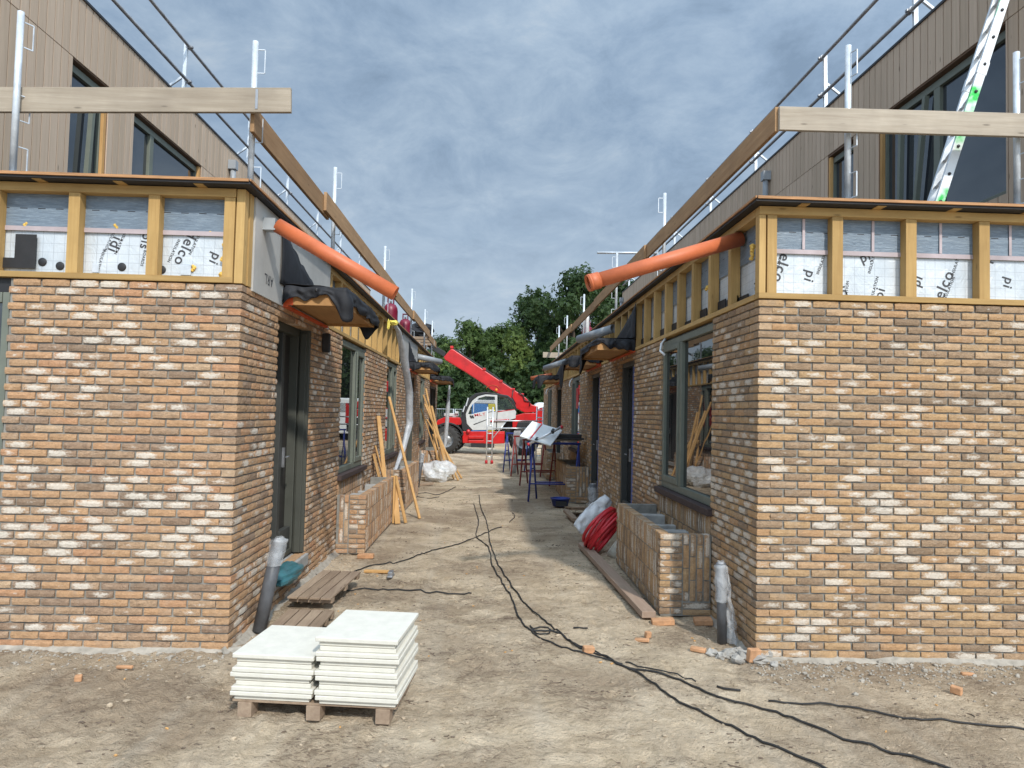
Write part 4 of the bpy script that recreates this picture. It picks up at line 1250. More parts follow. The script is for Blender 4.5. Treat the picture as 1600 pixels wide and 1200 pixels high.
chunk(x, y, .34, .06, .03, -.25, 'short orange wooden wedge lying before the left wall', 'batten', 0, 'wood_offcut', 'wood offcut')
x, y = at(619, 897)
m = MB(); m.bb(x-.03, x+.03, y-.08, y+.09, .0, .02); m.bb(x-.025, x+.025, y-.07, y+.06, .02, .06)
tag(m.build('metal_clamp', M['steel_dark'], None, .004), 'small grey metal clamp lying beside the orange wedge', 'clamp')
x, y = at(665, 757)
chunk(x, y, .5, .16, .06, .5, 'short brown board lying before the plastic heap', 'slat', 0, 'wood_offcut', 'wood offcut')

# long plank on the ground, right
m = MB(); m.bar((1.33, 9.9, .05), (1.49, 6.5, .05), .13, .06)
tag(m.build('loose_plank', M['ground_plank'], None, .005), 'long dusty plank lying on the sand beside the near right planter', 'plank')

# ------------------------------------------------------------------ cables
def cable(pts, r, label, jitter=.012, raise_=.006):
    P3 = []
    for px, py in pts:
        x, y = at(px, py); P3.append(V((x, y, 0)))
    out = []
    for i in range(len(P3)-1):
        p0 = P3[max(i-1, 0)]; p1 = P3[i]; p2 = P3[i+1]; p3 = P3[min(i+2, len(P3)-1)]
        n_ = max(3, int((p2-p1).length/.05))
        for k in range(n_):
            t = k/n_
            q = .5*((2*p1)+(p2-p0)*t+(2*p0-5*p1+4*p2-p3)*t*t+(3*p1-p0-3*p2+p3)*t**3)
            q.x += jitter*noise.noise(V((q.y*4, i*.1, r*90))); q.z = gh(q.x, q.y)+r*.7+raise_+.006*noise.noise(V((q.x*5, q.y*5, 1)))
            out.append(q)
    out.append(P3[-1]+V((0, 0, gh(P3[-1].x, P3[-1].y)+r)))
    m = MB(); m.tube(out, r, 7); tag(m.build('cable', M['cable']), label, 'cable', 'black cables across the sand')
cable([(462, 862), (474, 874), (490, 886), (520, 897), (550, 893), (590, 880), (640, 872), (690, 855), (735, 842), (770, 828), (788, 822)], .0075, 'black cable running from the left door across the sand')
cable([(549, 916), (600, 917), (680, 920), (744, 922)], .0075, 'straight black cable end lying before the short pallet')
cable([(752, 772), (755, 790), (765, 815), (771, 845), (785, 880), (812, 920), (845, 955), (870, 975), (905, 1000), (935, 1010), (975, 1033), (1000, 1045), (1070, 1090), (1130, 1118), (1200, 1152), (1260, 1178), (1330, 1208), (1420, 1240)], .0075, 'long black cable from the alley to the lower right, left one of the pair')
cable([(744, 785), (752, 812), (749, 835), (768, 852), (775, 880), (790, 905), (810, 935), (815, 957), (834, 980), (852, 982), (880, 985), (915, 1006), (950, 1018), (982, 1036), (1060, 1055), (1130, 1084), (1200, 1102), (1300, 1140), (1420, 1176), (1560, 1218)], .0075, 'long black cable to the lower right with a loop, right one of the pair')
cable([(835, 973), (845, 985), (862, 987), (866, 979), (850, 977), (838, 983), (870, 1000), (920, 1015), (980, 1032)], .0065, 'thin black cable coiled once on the sand by the pair')
cable([(1209, 1090), (1250, 1095), (1320, 1101), (1380, 1112), (1440, 1123), (1530, 1131), (1620, 1138)], .0065, 'black cable half buried in front of the right front wall')
cable([(985, 1030), (1030, 1042), (1095, 1060)], .005, 'thin branch of cable ending in front of the near right planter')
cable([(690, 775), (672, 777), (650, 772), (668, 769), (690, 771), (715, 760)], .0075, 'small tangle of black cable before the plastic heap')
cable([(804, 800), (808, 806), (800, 814)], .0065, 'short curved cable end on the sand near the blue tub')
cable([(902, 976), (925, 978)], .0075, 'very short black cable piece on the sand')
cable([(1128, 1069), (1165, 1077)], .0075, 'short black cable piece before the right corner')

# ------------------------------------------------------------------ foam boards on their pallet
PA = R(-5.5); PO = V((-.985, 4.6, 0))
def pal(x, y, z): return PO + Matrix.Rotation(PA, 3, 'Z') @ V((x, y, z))
RotP = Matrix.Rotation(PA, 3, 'Z')
pt = thing('pallet', PO, 'low wooden pallet carrying two stacks of white foam boards', 'pallet')
m = MB()
for i in range(6): m.box(pal(0, -.22+i*.096, .094), (1.0, .078, .014), RotP)
m.build('deck_board', M['slat'], pt, .002)
for x in (-.42, .0, .42):
    for y in (-.22, .23):
        m = MB(); m.box(pal(x, y, .044), (.085, .1, .086), RotP); m.build('block', M['slat'], pt, .003)
def slab(cx, z, t, lx, ly, flip, a, label, cy=0):
    m = MB(); Rm = Matrix.Rotation(PA+a, 3, 'Z'); c = pal(cx, .01+cy, z)
    s = .02
    zl, zh = (t*.28, t*.75) if flip else (t*.72, t*.25)
    m.box(c+V((0,0,t*.25)), (lx-(s*2 if flip else 0), ly-(s*2 if flip else 0), t*.5-.001), Rm)
    m.box(c+V((0,0,t*.75)), (lx-(0 if flip else s*2), ly-(0 if flip else s*2), t*.5-.001), Rm)
    o = m.build('foam_board', M['xps'], None, .0045, segs=2)
    tag(o, label, 'foam board', 'white foam boards stacked on the pallet')
ordw = ['bottom', 'second from the bottom', 'third from the bottom', 'fourth from the bottom', 'fifth from the bottom', 'sixth from the bottom']
z = .102; t = .054
for i in range(5):
    slab(-.255+rnd.uniform(-.006, .006), z, t, .5, .58, i % 2 == 0, rnd.uniform(-.012, .012), ('topmost' if i == 4 else ordw[i]) + ' white foam board of the lower left stack'); z += t+.0015
z = .102; t = .0555
for i in range(7):
    slab(.262+rnd.uniform(-.007, .007), z, t, .5, .6, i % 2 == 0, rnd.uniform(-.015, .015), ('topmost' if i == 6 else ordw[i]) + ' white foam board of the higher right stack'); z += t+.0015

# slatted pallet pieces by the walls
def slatpiece(c, L, W, n_, a, tilt, label, z):
    r = thing('slatted_pallet', (c[0], c[1], 0), label, 'pallet')
    Rm = Euler((tilt, 0, a)).to_matrix(); o = V((c[0], c[1], z))
    for i in range(n_):
        m = MB(); m.box(o + Rm @ V((-W/2+W*(i+.5)/n_, 0, .03)), (W/n_-.014, L, .018), Rm); m.build('slat', M['slat'], r, .002)
    for y in (-L*.42, L*.42, 0):
        m = MB(); m.box(o + Rm @ V((0, y, .0)), (W-.01, .07, .04), Rm); m.build('bearer', M['slat'], r, .002)
slatpiece((-1.57, 7.12), .98, .42, 4, -.1, .03, 'short slatted pallet lying below the left door', .1)
slatpiece((-1.55, 6.2), .45, .42, 4, -.05, .02, 'lower slatted pallet half hidden behind the foam boards', .03)
slatpiece((1.72, 13.1), .9, .5, 4, .05, -.12, 'slatted pallet piece by the wall beside the blue tub', .12)
m = MB(); m.bar((1.42, 13.0, .1), (1.5, 12.2, .05), .1, .05); tag(m.build('loose_plank', M['slat'], None, .003), 'short plank leaning on the slatted pallet by the right wall', 'plank')

# teal bag on the left threshold
m = MB(); m.lump((-1.93, 6.95, .26), .2, (.62, 1.9, .42), 18, 12, .22, 5)
tag(m.build('plastic_bag', M['teal']), 'teal plastic bag lying over the left door threshold', 'bag')

# ------------------------------------------------------------------ hoses and bag by the right planter
cr = thing('hose_coil', (1.66, 9.5, 0), 'coil of thick red hose leaning on the near right planter', 'hose')
ax = V((.72, -.36, -.58)).normalized(); ea = ax.orthogonal().normalized(); eb = ax.cross(ea); cc = V((1.56, 9.55, .31))
for i in range(6):
    m = MB(); o = cc + ax*(i*.042-.12)
    rr = .29 + .02*math.sin(i*2.1)
    m.tube([o + (ea*math.cos(q)+eb*math.sin(q))*(rr+.01*math.sin(q*3+i)) + ax*(.012*math.sin(q*2+i*1.3)) for q in [2*math.pi*k/40 for k in range(40)]], .022, 10, True)
    m.build('loop', M['redmatt'], cr)
cr = thing('hose_coil', (1.75, 9.42, 0), 'coil of thin white hose behind the red coil', 'hose')
cc = V((1.6, 9.5, .26)) + ax*.17
for i in range(7):
    m = MB(); o = cc + ax*(i*.02)
    m.tube([o + (ea*math.cos(q)+eb*math.sin(q))*.19 for q in [2*math.pi*k/36 for k in range(36)]], .011, 8, True); m.build('loop', M['xps'], cr)
m = MB()
def bagf(u, v):
    a = V((1.36, 10.55, .13)); b = V((1.82, 10.75, .6))
    p = a.lerp(b, v); w_ = .31*(1-.45*v**3)*(.8+.2*math.sin(v*3))
    return p + V((-.72, -.1, .69))*((u-.5)*w_) + V((0, -.07*math.sin(u*math.pi), 0)) + V((0, .05*noise.noise(V((u*4, v*5, 2))), .02*noise.noise(V((u*3, v*7, 6)))))
m.grid(bagf, 18, 18)
tag(m.build('plastic_bag', M['sheet'], solid=.03), 'white plastic bag leaning behind the red hose coil', 'bag')
# blue tub
tb = thing('tub', (1.45, 14.3, 0), 'low blue tub with a black rim on the sand by the trestle', 'tub')
m = MB(); m.lathe([(0, .012), (.15, .012), (.19, .16), (.205, .16), (.205, .175), (.18, .175), (.142, .03), (0, .03)], (1.45, 14.3, 0), 24); m.build('tub_shell', M['bluesteel'], tb)
m = MB(); m.bb(1.34, 1.56, 14.09, 14.11, .03, .13); m.build('tub_label', M['black'], tb)

# ------------------------------------------------------------------ trestles and work tops
def trestle(cx, cy, L, h, mat, label, spread=.3, a=0):
    r = thing('trestle', (cx, cy, 0), label, 'trestle', 'steel trestles along the right wall')
    Rm = Matrix.Rotation(a, 3, 'Z'); o = V((cx, cy, 0))
    q = lambda x, y, z: o + Rm @ V((x, y, z))
    m = MB(); m.tube([q(-L/2-.04, 0, h), (q(L/2+.04, 0, h))], .026, 8); m.build('top_bar', M[mat], r)
    for sx in (-1, 1):
        for sy in (-1, 1):
            m = MB(); m.tube([q(sx*L/2, 0, h-.01), q(sx*(L/2-.02)+.12*(sy), sy*spread, .0)], .021, 8); m.build('leg', M[mat], r)
        z = h*.55; k = 1-z/h
        m = MB(); m.tube([q(sx*(L/2-.02*k)-.12*k, -spread*k, z), q(sx*(L/2-.02*k)+.12*k, spread*k, z)], .016, 8); m.build('rung', M[mat], r)
    for sy in (-1, 1):
        z = h*.3; k = 1-z/h
        m = MB(); m.tube([q(-L/2+.12*sy*k, sy*spread*k, z), q(L/2+.12*sy*k, sy*spread*k, z)], .016, 8); m.build('brace', M[mat], r)
    return r
trestle(1.43, 15.3, 1.0, 1.22, 'bluesteel', 'nearest blue steel trestle by the right wall, beside the tub', .28, .05)
trestle(1.3, 18.6, .8, 1.16, 'redsteel', 'dark red steel trestle behind the blue one', .35)
trestle(1.2, 21.2, .9, 1.16, 'redsteel', 'second dark red steel trestle, farther from the blue one', .35)
trestle(.9, 22.6, .7, 1.2, 'bluesteel', 'farther blue trestle behind the dark red ones', .3)
m = MB(); m.bb(.85, 2.0, 15.6, 18.8, 1.26, 1.3); tag(m.build('work_top', M['fcboard'], None, .004), 'long grey work board lying across the blue and red trestles', 'board')
m = MB(); m.bb(1.25, 2.05, 15.35, 15.95, 1.302, 1.345); m.bb(1.3, 2.0, 15.4, 15.9, 1.346, 1.42)
tag(m.build('black_tray', M['black'], None, .01), 'flat black tray lying on the grey work board', 'tray')
ct = thing('tile_cutter', (1.1, 15.3, 1.25), 'white slanted board on a chrome bar, like a cutter, on the blue trestle', 'cutter')
Rt = Euler((R(32), R(14), R(-24))).to_matrix(); oc = V((1.1, 15.2, 1.43))
m = MB(); m.box(oc, (.72, .62, .03), Rt); m.build('table_plate', M['white'], ct, .004)
m = MB(); m.box(oc + Rt @ V((-.12, 0, .0165)), (.035, .6, .002), Rt); m.build('red_stripe', M['redmatt'], ct)
m = MB(); m.tube([oc + Rt @ V((-.48, -.36, -.05)), oc + Rt @ V((.5, -.3, .02))], .03, 10) if False else m.tube([V((.82, 15.0, 1.2)), V((1.52, 15.05, 1.58))], .028, 12); m.build('chrome_bar', M['alu'], ct)
m = MB(); m.tube([V((.8, 15.0, 1.19)), V((.84, 15.0, 1.212))], .034, 12); m.tube([V((1.5, 15.05, 1.57)), V((1.545, 15.053, 1.594))], .034, 12); m.build('end_grip', M['redmatt'], ct)
m = MB(); m.box(V((1.0, 15.02, 1.3)), (.06, .1, .07), Rt); m.build('clamp', M['black'], ct); m = MB(); m.box(V((1.34, 15.04, 1.49)), (.06, .1, .07), Rt); m.build('clamp', M['black'], ct)
m = MB()
m.grid(lambda u, v: (.62+.2*u+.12*v+.03*noise.noise(V((u*6, v*4, 3))), 21.4+.3*u-.1*v, 1.3*v+.02), 10, 14)
tag(m.build('plastic_sheet', M['film2'], solid=.012), 'grey plastic sheet hanging off the red trestles to the sand', 'plastic sheet')

# ------------------------------------------------------------------ leaning battens
def batten(p0, p1, w, h, label, mat='batten'):
    m = MB(); m.bar(p0, p1, w, h); o = m.build('batten', M[mat], None, .002); tag(o, label, 'batten', 'battens leaning on the left terrace')
batten((-1.17, 12.35, 0), (-1.9, 13.35, 2.1), .045, .028, 'long batten leaning across the second left planter onto the wall')
batten((-1.35, 11.85, 0), (-1.56, 12.0, .76), .06, .02, 'short batten stub leaning on the far end of the near left planter')
batten((-1.47, 11.75, 0), (-1.6, 12.05, .75), .09, .02, 'wide short stub beside the near left planter end')
batten((-1.66, 12.0, .1), (-1.93, 12.35, 1.75), .07, .022, 'board leaning in the gap between the first two left windows, the tallest there')
batten((-1.62, 12.2, .1), (-1.93, 12.1, 1.25), .075, .022, 'shorter brown board leaning in the gap between the first two left windows')
batten((-1.7, 11.95, .3), (-1.93, 11.97, 1.12), .1, .022, 'broken board end leaning right of the first left window sill')
names = ['thin batten of the far bundle, its foot closest to the alley middle', 'batten of the far bundle with the highest top', 'batten of the far bundle leaning steepest',
         'batten of the far bundle leaning left over the planter', 'broad batten in the middle of the far bundle', 'short batten of the far bundle by the planter corner', 'batten of the far bundle lying lowest']
for i, (x, y, xt, yt, h) in enumerate([(-.82, 19.3, -1.88, 20.4, 2.05), (-.95, 19.6, -1.88, 19.9, 2.3), (-1.25, 19.9, -1.9, 20.8, 2.5), (-1.2, 19.7, -1.9, 19.5, 1.9), (-1.15, 20.2, -1.7, 20.6, 2.0), (-1.3, 19.5, -1.6, 20.1, 1.2), (-.75, 19.9, -1.88, 21.2, 1.6)]):
    batten((x, y, 0), (xt, yt, h), .05+.02*(i == 4), .03, names[i])
# plastic heap
m = MB(); m.lump((-1.36, 19.15, .2), .38, (1.05, 1.1, .8), 22, 14, .38, 11)
tag(m.build('plastic_heap', M['film3'], None), 'crumpled heap of clear plastic film before the far left planter', 'plastic film')
m = MB(); m.lump((-1.36, 19.2, .15), .27, (1.05, 1, .8), 14, 9, .4, 13)
tag(m.build('foam_scraps', M['xps'], None), 'white foam scraps inside the clear plastic heap', 'scraps')

# ------------------------------------------------------------------ aluminium scaffold frame in front of the machine
sc = thing('folding_scaffold', (1.0, 25.8, 0), 'aluminium folding scaffold frame standing before the red machine', 'scaffold')
for x, h0 in ((-.1, 0), (.1, 0)):
    m = MB(); m.tube([(x, 25.8, .12), (x, 25.8, 2.05)], .025, 8); m.build('upright', M['alu'], sc)
    m = MB(); m.lathe([(0, 0), (.05, 0), (.05, .1), (.02, .13), (0, .13)], (x, 25.8, 0), 10); m.build('foot', M['redmatt'], sc)
for i in range(7):
    m = MB(); m.tube([(-.1, 25.8, .25+i*.28), (.1, 25.8, .25+i*.28)], .018, 8); m.build('rung', M['alu'], sc)
for x in (1.72, 1.95):
    m = MB(); m.tube([(x, 26.2, .05), (x, 26.2, 2.1)], .025, 8); m.build('upright', M['alu'], sc)
for i in range(7):
    m = MB(); m.tube([(1.72, 26.2, .3+i*.28), (1.95, 26.2, .3+i*.28)], .018, 8); m.build('rung', M['alu'], sc)
for z in (1.55, 1.28):
    m = MB(); m.tube([(.1, 25.8, z), (1.95, 26.2, z+.03)], .022, 8); m.build('side_bar', M['alu'], sc)
m = MB(); m.tube([(.1, 25.8, .9), (.65, 26.0, 1.6)], .018, 8); m.build('diagonal', M['alu'], sc)

# ------------------------------------------------------------------ telescopic handler
TY = 31.3
def T(px, py, Y=TY):
    x, z = px2(px, py, Y); return x, z + .08
def TC(cx, cy, Y=TY): return T(640+cx/5.454, 520+cy/5.454, Y)   # from the enlarged view
th = thing('telehandler', (.3, TY+1.1, 0), 'red telescopic handler with a raised boom standing at the end of the alley', 'telehandler')
def poly(pts, y0, y1, name, mat, parent=th, bev=.02):
    m = MB(); m.prism([TC(*p) for p in pts], y0, y1); return m.build(name, M[mat], parent, bev)
def wheel(x, y, z, r, w, steer=0):
    t = MB(); Rz = Matrix.Rotation(steer, 3, 'Z')
    prof = [(r*.56, -w/2), (r*.86, -w/2), (r*.97, -w*.36), (r*.97, w*.36), (r*.86, w/2), (r*.56, w/2)]
    t.lathe(prof, (0,0,0), 36, 'Y')
    for k in range(22):
        a = 2*math.pi*k/22
        for s in (-1, 1):
            c = V((math.cos(a+.1*s)*r*.985, s*w*.22, math.sin(a+.1*s)*r*.985))
            t.box(c, (.06, w*.52, .085), Matrix.Rotation(-(a), 3, 'Y') @ Matrix.Rotation(.55*s, 3, 'X'))
    t.v = [tuple(Rz @ V(p) + V((x, y, z))) for p in t.v]
    o = t.build('wheel', M['tyre'], th)
    q = MB(); q.lathe([(0, -w*.2), (r*.2, -w*.28), (r*.24, -w*.16), (r*.48, -w*.12), (r*.56, -w*.42), (r*.6, -w*.42), (r*.6, w*.4), (0, w*.4)], (0,0,0), 30, 'Y')
    for k in range(8):
        a = 2*math.pi*k/8; q.lathe([(.0, -w*.2), (.025, -w*.2), (.025, -w*.1)], (math.cos(a)*r*.36, 0, math.sin(a)*r*.36), 8, 'Y')
    q.v = [tuple(Rz @ V(p) + V((x, y, z))) for p in q.v]
    q.build('rim', M['rim'], o)
xf, _ = TC(325, 930); xr, _ = TC(985, 930)
wheel(xf, TY+.2, .62, .62, .44, R(-12)); wheel(xr, TY+.2, .62, .62, .44)
wheel(xf+.1, TY+2.0, .62, .62, .44, R(-12)); wheel(xr, TY+2.0, .62, .62, .44)
# chassis, steps, tank boxes
poly([(455, 850), (830, 850), (830, 900), (1140, 900), (1140, 830), (1140, 700), (900, 720), (430, 800), (380, 830), (440, 900)], TY+.45, TY+1.8, 'chassis', 'black')
poly([(450, 855), (815, 855), (815, 880), (700, 880), (690, 960), (460, 955)], TY+.12, TY+.44, 'side_skirt', 'red')
b = poly([(690, 870), (815, 866), (815, 958), (690, 962)], TY+.02, TY+.43, 'battery_box', 'red')
for i in range(2): poly([(508, 893+i*36), (640, 893+i*36), (640, 918+i*36), (508, 918+i*36)], TY-.02, TY+.115, 'step', 'red')
m = MB(); x, z = TC(505, 855); m.lump((x, TY+.06, z), .09, (1, 1, 1), 12, 8, .05); m.build('tank_cap', M['redmatt'], th)
# bonnet in front and mudguard
poly([(225, 800), (240, 760), (300, 733), (430, 738), (450, 770), (440, 800)], TY+.1, TY+1.9, 'front_hood', 'red')
m = MB(); cx, cz = TC(330, 925)
arc = [(cx+.76*math.cos(R(a)), cz+.76*math.sin(R(a))) for a in range(150, 14, -8)]
inn = [(cx+.69*math.cos(R(a)), cz+.69*math.sin(R(a))) for a in range(14, 151, 8)]
m.prism(arc+inn, TY-.02, TY+.46); m.build('mudguard', M['black'], th, .01)
m = MB(); x, z = TC(400, 695); m.box((x, TY+.3, z), (.16, .12, .1)); x2, z2 = TC(380, 715); m.box((x2-.15, TY+.9, z2), (.6, 1.1, .14)); m.build('work_lamp', M['greypaint'], th, .02)
# cab
cab = poly([(440, 690), (470, 620), (510, 562), (560, 530), (640, 519), (745, 533), (835, 548), (880, 585), (910, 650), (912, 668), (905, 672), (880, 612), (830, 570), (752, 558), (748, 545), (640, 538), (575, 552), (530, 590), (500, 640), (478, 705), (490, 790), (540, 848), (455, 850), (438, 760)], TY+.1, TY+1.15, 'cab_frame', 'black')
poly([(478, 705), (490, 790), (542, 846), (740, 842), (742, 690), (700, 672), (560, 700), (520, 712)], TY+.07, TY+.13, 'door', 'greypaint', cab, .015)
poly([(480, 705), (505, 640), (535, 592), (580, 557), (645, 541), (744, 546), (748, 690), (735, 690), (722, 560), (645, 556), (588, 572), (548, 606), (520, 650), (497, 715)], TY+.06, TY+.125, 'door_rim', 'greypaint', cab, .01)
poly([(500, 714), (522, 652), (550, 608), (590, 574), (646, 558), (720, 562), (732, 672), (700, 671), (560, 699)], TY+.11, TY+.118, 'door_window', 'cabglass', cab, 0)
poly([(755, 562), (828, 574), (872, 612), (895, 665), (752, 675)], TY+.11, TY+.118, 'rear_window', 'cabglass', cab, 0)
poly([(500, 714), (522, 652), (550, 608), (590, 574), (646, 558), (720, 562), (732, 672), (700, 671), (560, 699)], TY+1.1, TY+1.108, 'far_window', 'cabglass', cab, 0)
m = MB(); x, z = TC(545, 640); m.bb(x-.015, x+.015, TY+.05, TY+.1, z-.28, z+.28); m.build('wiper_bar', M['greypaint'], cab)
m = MB(); x, z = TC(735, 505); m.lathe([(0, 0), (.06, 0), (.055, .1), (.03, .13), (0, .135)], (x, TY+.5, z-.04), 14); m.build('beacon', M['amber'], cab)
for (a, b_, c_, d_) in ((480, 640, 498, 570), (455, 690, 470, 640)):
    m = MB(); x0, z0 = TC(a, b_); x1, z1 = TC(c_, d_); m.bar((x0, TY+.0, z0), (x1, TY+.0, z1), .12, .05); m.build('mirror', M['alu'], cab)
# printed name and decals
m = MB(); x, z = TC(600, 712)
letters(m, 'MLT', (x, TY+.066, z-.01), (math.cos(R(9)), 0, math.sin(R(9))), (-math.sin(R(9)), 0, math.cos(R(9))), .17, 0, 1.5); m.build('lettering', M['redmatt'], cab)
m = MB()
for i in range(2): m.prism([TC(510+i*18, 722), TC(524+i*18, 718), TC(536+i*16, 742), TC(524+i*16, 748)], TY+.064, TY+.0695)
m.prism([TC(545, 795), TC(660, 752), TC(662, 757), TC(552, 801)], TY+.064, TY+.0695); m.prism([TC(660, 690), TC(742, 680), TC(742, 684), TC(660, 696)], TY+.064, TY+.0695)
m.build('decal', M['black'], cab)
# rear body
poly([(748, 690), (895, 668), (908, 690), (905, 745), (820, 770), (790, 840), (746, 842)], TY+.08, TY+.5, 'side_panel', 'greypaint')
poly([(752, 684), (895, 665), (896, 671), (752, 691)], TY+.072, TY+.079, 'stripe', 'redmatt', th, 0)
poly([(905, 720), (985, 700), (1075, 700), (1140, 650), (1140, 825), (1080, 825), (1060, 770), (930, 775), (910, 825), (880, 830), (880, 760)], TY+.15, TY+1.9, 'engine_cover', 'red')
poly([(925, 778), (1060, 772), (1075, 822), (912, 824)], TY+.1, TY+1.8, 'rear_mudguard', 'black')
poly([(690, 762), (850, 750), (850, 766), (690, 775)], TY+.0, TY+.05, 'handrail', 'redmatt')
# boom
bm = poly([(265, 208), (330, 132), (350, 140), (700, 372), (1000, 566), (1050, 625), (1105, 640), (1110, 690), (990, 696), (900, 650), (830, 560), (740, 520), (690, 495), (640, 455), (450, 332), (280, 232)], TY+1.0, TY+1.55, 'boom', 'red', th, .03)
poly([(345, 128), (372, 140), (700, 350), (900, 495), (1020, 580), (1035, 612), (1000, 590), (860, 492), (690, 385), (350, 160)], TY+1.1, TY+1.4, 'hose_guide', 'black', bm, .01)
poly([(285, 165), (270, 205), (60, 78), (-20, 30), (10, -10), (120, 60)], TY+1.1, TY+1.45, 'inner_boom', 'black', bm, .01)
for (a, b_) in ((625, 322), (775, 428), (335, 128), (885, 500), (965, 545)):
    m = MB(); x, z = TC(a, b_); m.bb(x-.07, x+.07, TY+.97, TY+1.45, z-.02, z+.1); m.build('boom_lug', M['red'], bm, .01)
m = MB(); m.tube([(TC(930, 520)[0], TY+.95, TC(930, 520)[1]), (TC(975, 545)[0], TY+.93, TC(975, 545)[1]), (TC(985, 590)[0], TY+.95, TC(985, 590)[1]), (TC(1035, 600)[0], TY+.95, TC(1035, 600)[1]), (TC(1030, 640)[0], TY+.95, TC(1030, 640)[1])], .025, 8)
m.tube([(TC(885, 490)[0], TY+.97, TC(885, 490)[1]), (TC(875, 560)[0], TY+.95, TC(875, 560)[1]), (TC(910, 620)[0], TY+.95, TC(910, 620)[1])], .022, 8); m.build('hydraulic_hose', M['black'], bm)
m = MB(); x, z = TC(705, 475)
m.tube([(x+.16*math.cos(q)*1.9, TY+.985, z-.1+.2*math.sin(q)) for q in [R(a) for a in range(10, 171, 10)]], .012, 6); m.build('decal', M['tape'], bm)
# load on the forks: a crate under dark netting
m = MB(); x, z = T(655, 540, TY+1.2)
m.bb(x-.6, x+.55, TY+.7, TY+1.9, z-.1, z+.0); m.bb(x-.6, x+.55, TY+.7, TY+.74, z+.02, z+.14); m.bb(x-.6, x+.55, TY+.7, TY+.74, z+.16, z+.28)
o = m.build('crate', M['slat'], None, .01); tag(o, 'wooden crate carried at the tip of the raised boom', 'crate')
m = MB(); m.lump((x, TY+1.2, z+.55), .5, (1.1, 1, .7), 14, 9, .4, 3); m.lump((x-.1, TY+.9, z+.8), .16, (1.5, 1, .8), 10, 7, .4, 7)
tag(m.build('load_cover', M['epdm'], None), 'black cover bundled over the crate on the boom tip', 'cover')

# ------------------------------------------------------------------ things behind the machine
ct = thing('site_container', (-.35, 38.5, 0), 'blue and yellow site container with a white top, seen through the cab', 'container')
m = MB(); m.bb(-.98, -.13, 37.5, 40, .3, 2.3); m.build('blue_side', M['blue'], ct, .03)
m = MB(); m.bb(-.12, .25, 37.5, 40, .3, 2.3); m.build('yellow_side', M['yellow'], ct, .03)
m = MB(); m.bb(-1.0, .27, 37.48, 40.02, 2.31, 2.5); m.build('roof_panel', M['white'], ct, .03)
m = MB(); m.bb(-.98, .25, 37.52, 39.98, 0, .29); m.build('base_frame', M['black'], ct)
vn = thing('van', (4.6, 43, 0), 'white van partly hidden behind the end of the right terrace', 'van')
m = MB(); m.prism([(2.6, .4), (2.6, 2.3), (2.8, 2.5), (6.4, 2.5), (7.0, 1.5), (7.6, 1.3), (7.7, .4)], 42, 43.9); m.build('van_body', M['white'], vn, .08)
for x in (3.4, 6.8):
    m = MB(); m.lathe([(0, -.1), (.2, -.12), (.34, -.1), (.34, .1), (0, .1)], (x, 42.02, .34), 20, 'Y'); m.build('wheel', M['tyre'], vn)
m = MB(); m.bb(3.0, 6.2, 41.985, 41.995, 1.65, 2.2); m.build('side_window', M['cabglass'], vn)
fn = thing('site_fence', (-4, 40, 0), 'thin grey mesh site fence before the trees on the left', 'fence')
for i in range(3):
    x0 = -9+i*3.5
    m = MB()
    for x in (x0, x0+3.4): m.tube([(x, 40.5, 0), (x, 40.5, 2)], .025, 6)
    for z in (.1, 1.0, 1.98): m.tube([(x0, 40.5, z), (x0+3.4, 40.5, z)], .015, 5)
    for k in range(1, 30): m.tube([(x0+k*.113, 40.5, .1), (x0+k*.113, 40.5, 1.98)], .004, 4, cap=False)
    m.build('fence_panel', M['galv'], fn)
m = MB(); m.tube([(-3.1, 38.5, 0), (-3.08, 38.5, 2.0)], .06, 8); m.lump((-3.08, 38.5, 2.1), .14, (1, 1, 1.3), 10, 7, .15)
tag(m.build('lamp_bollard', M['black'], None), 'dark lamp post stub before the trees left of the machine', 'lamp post')

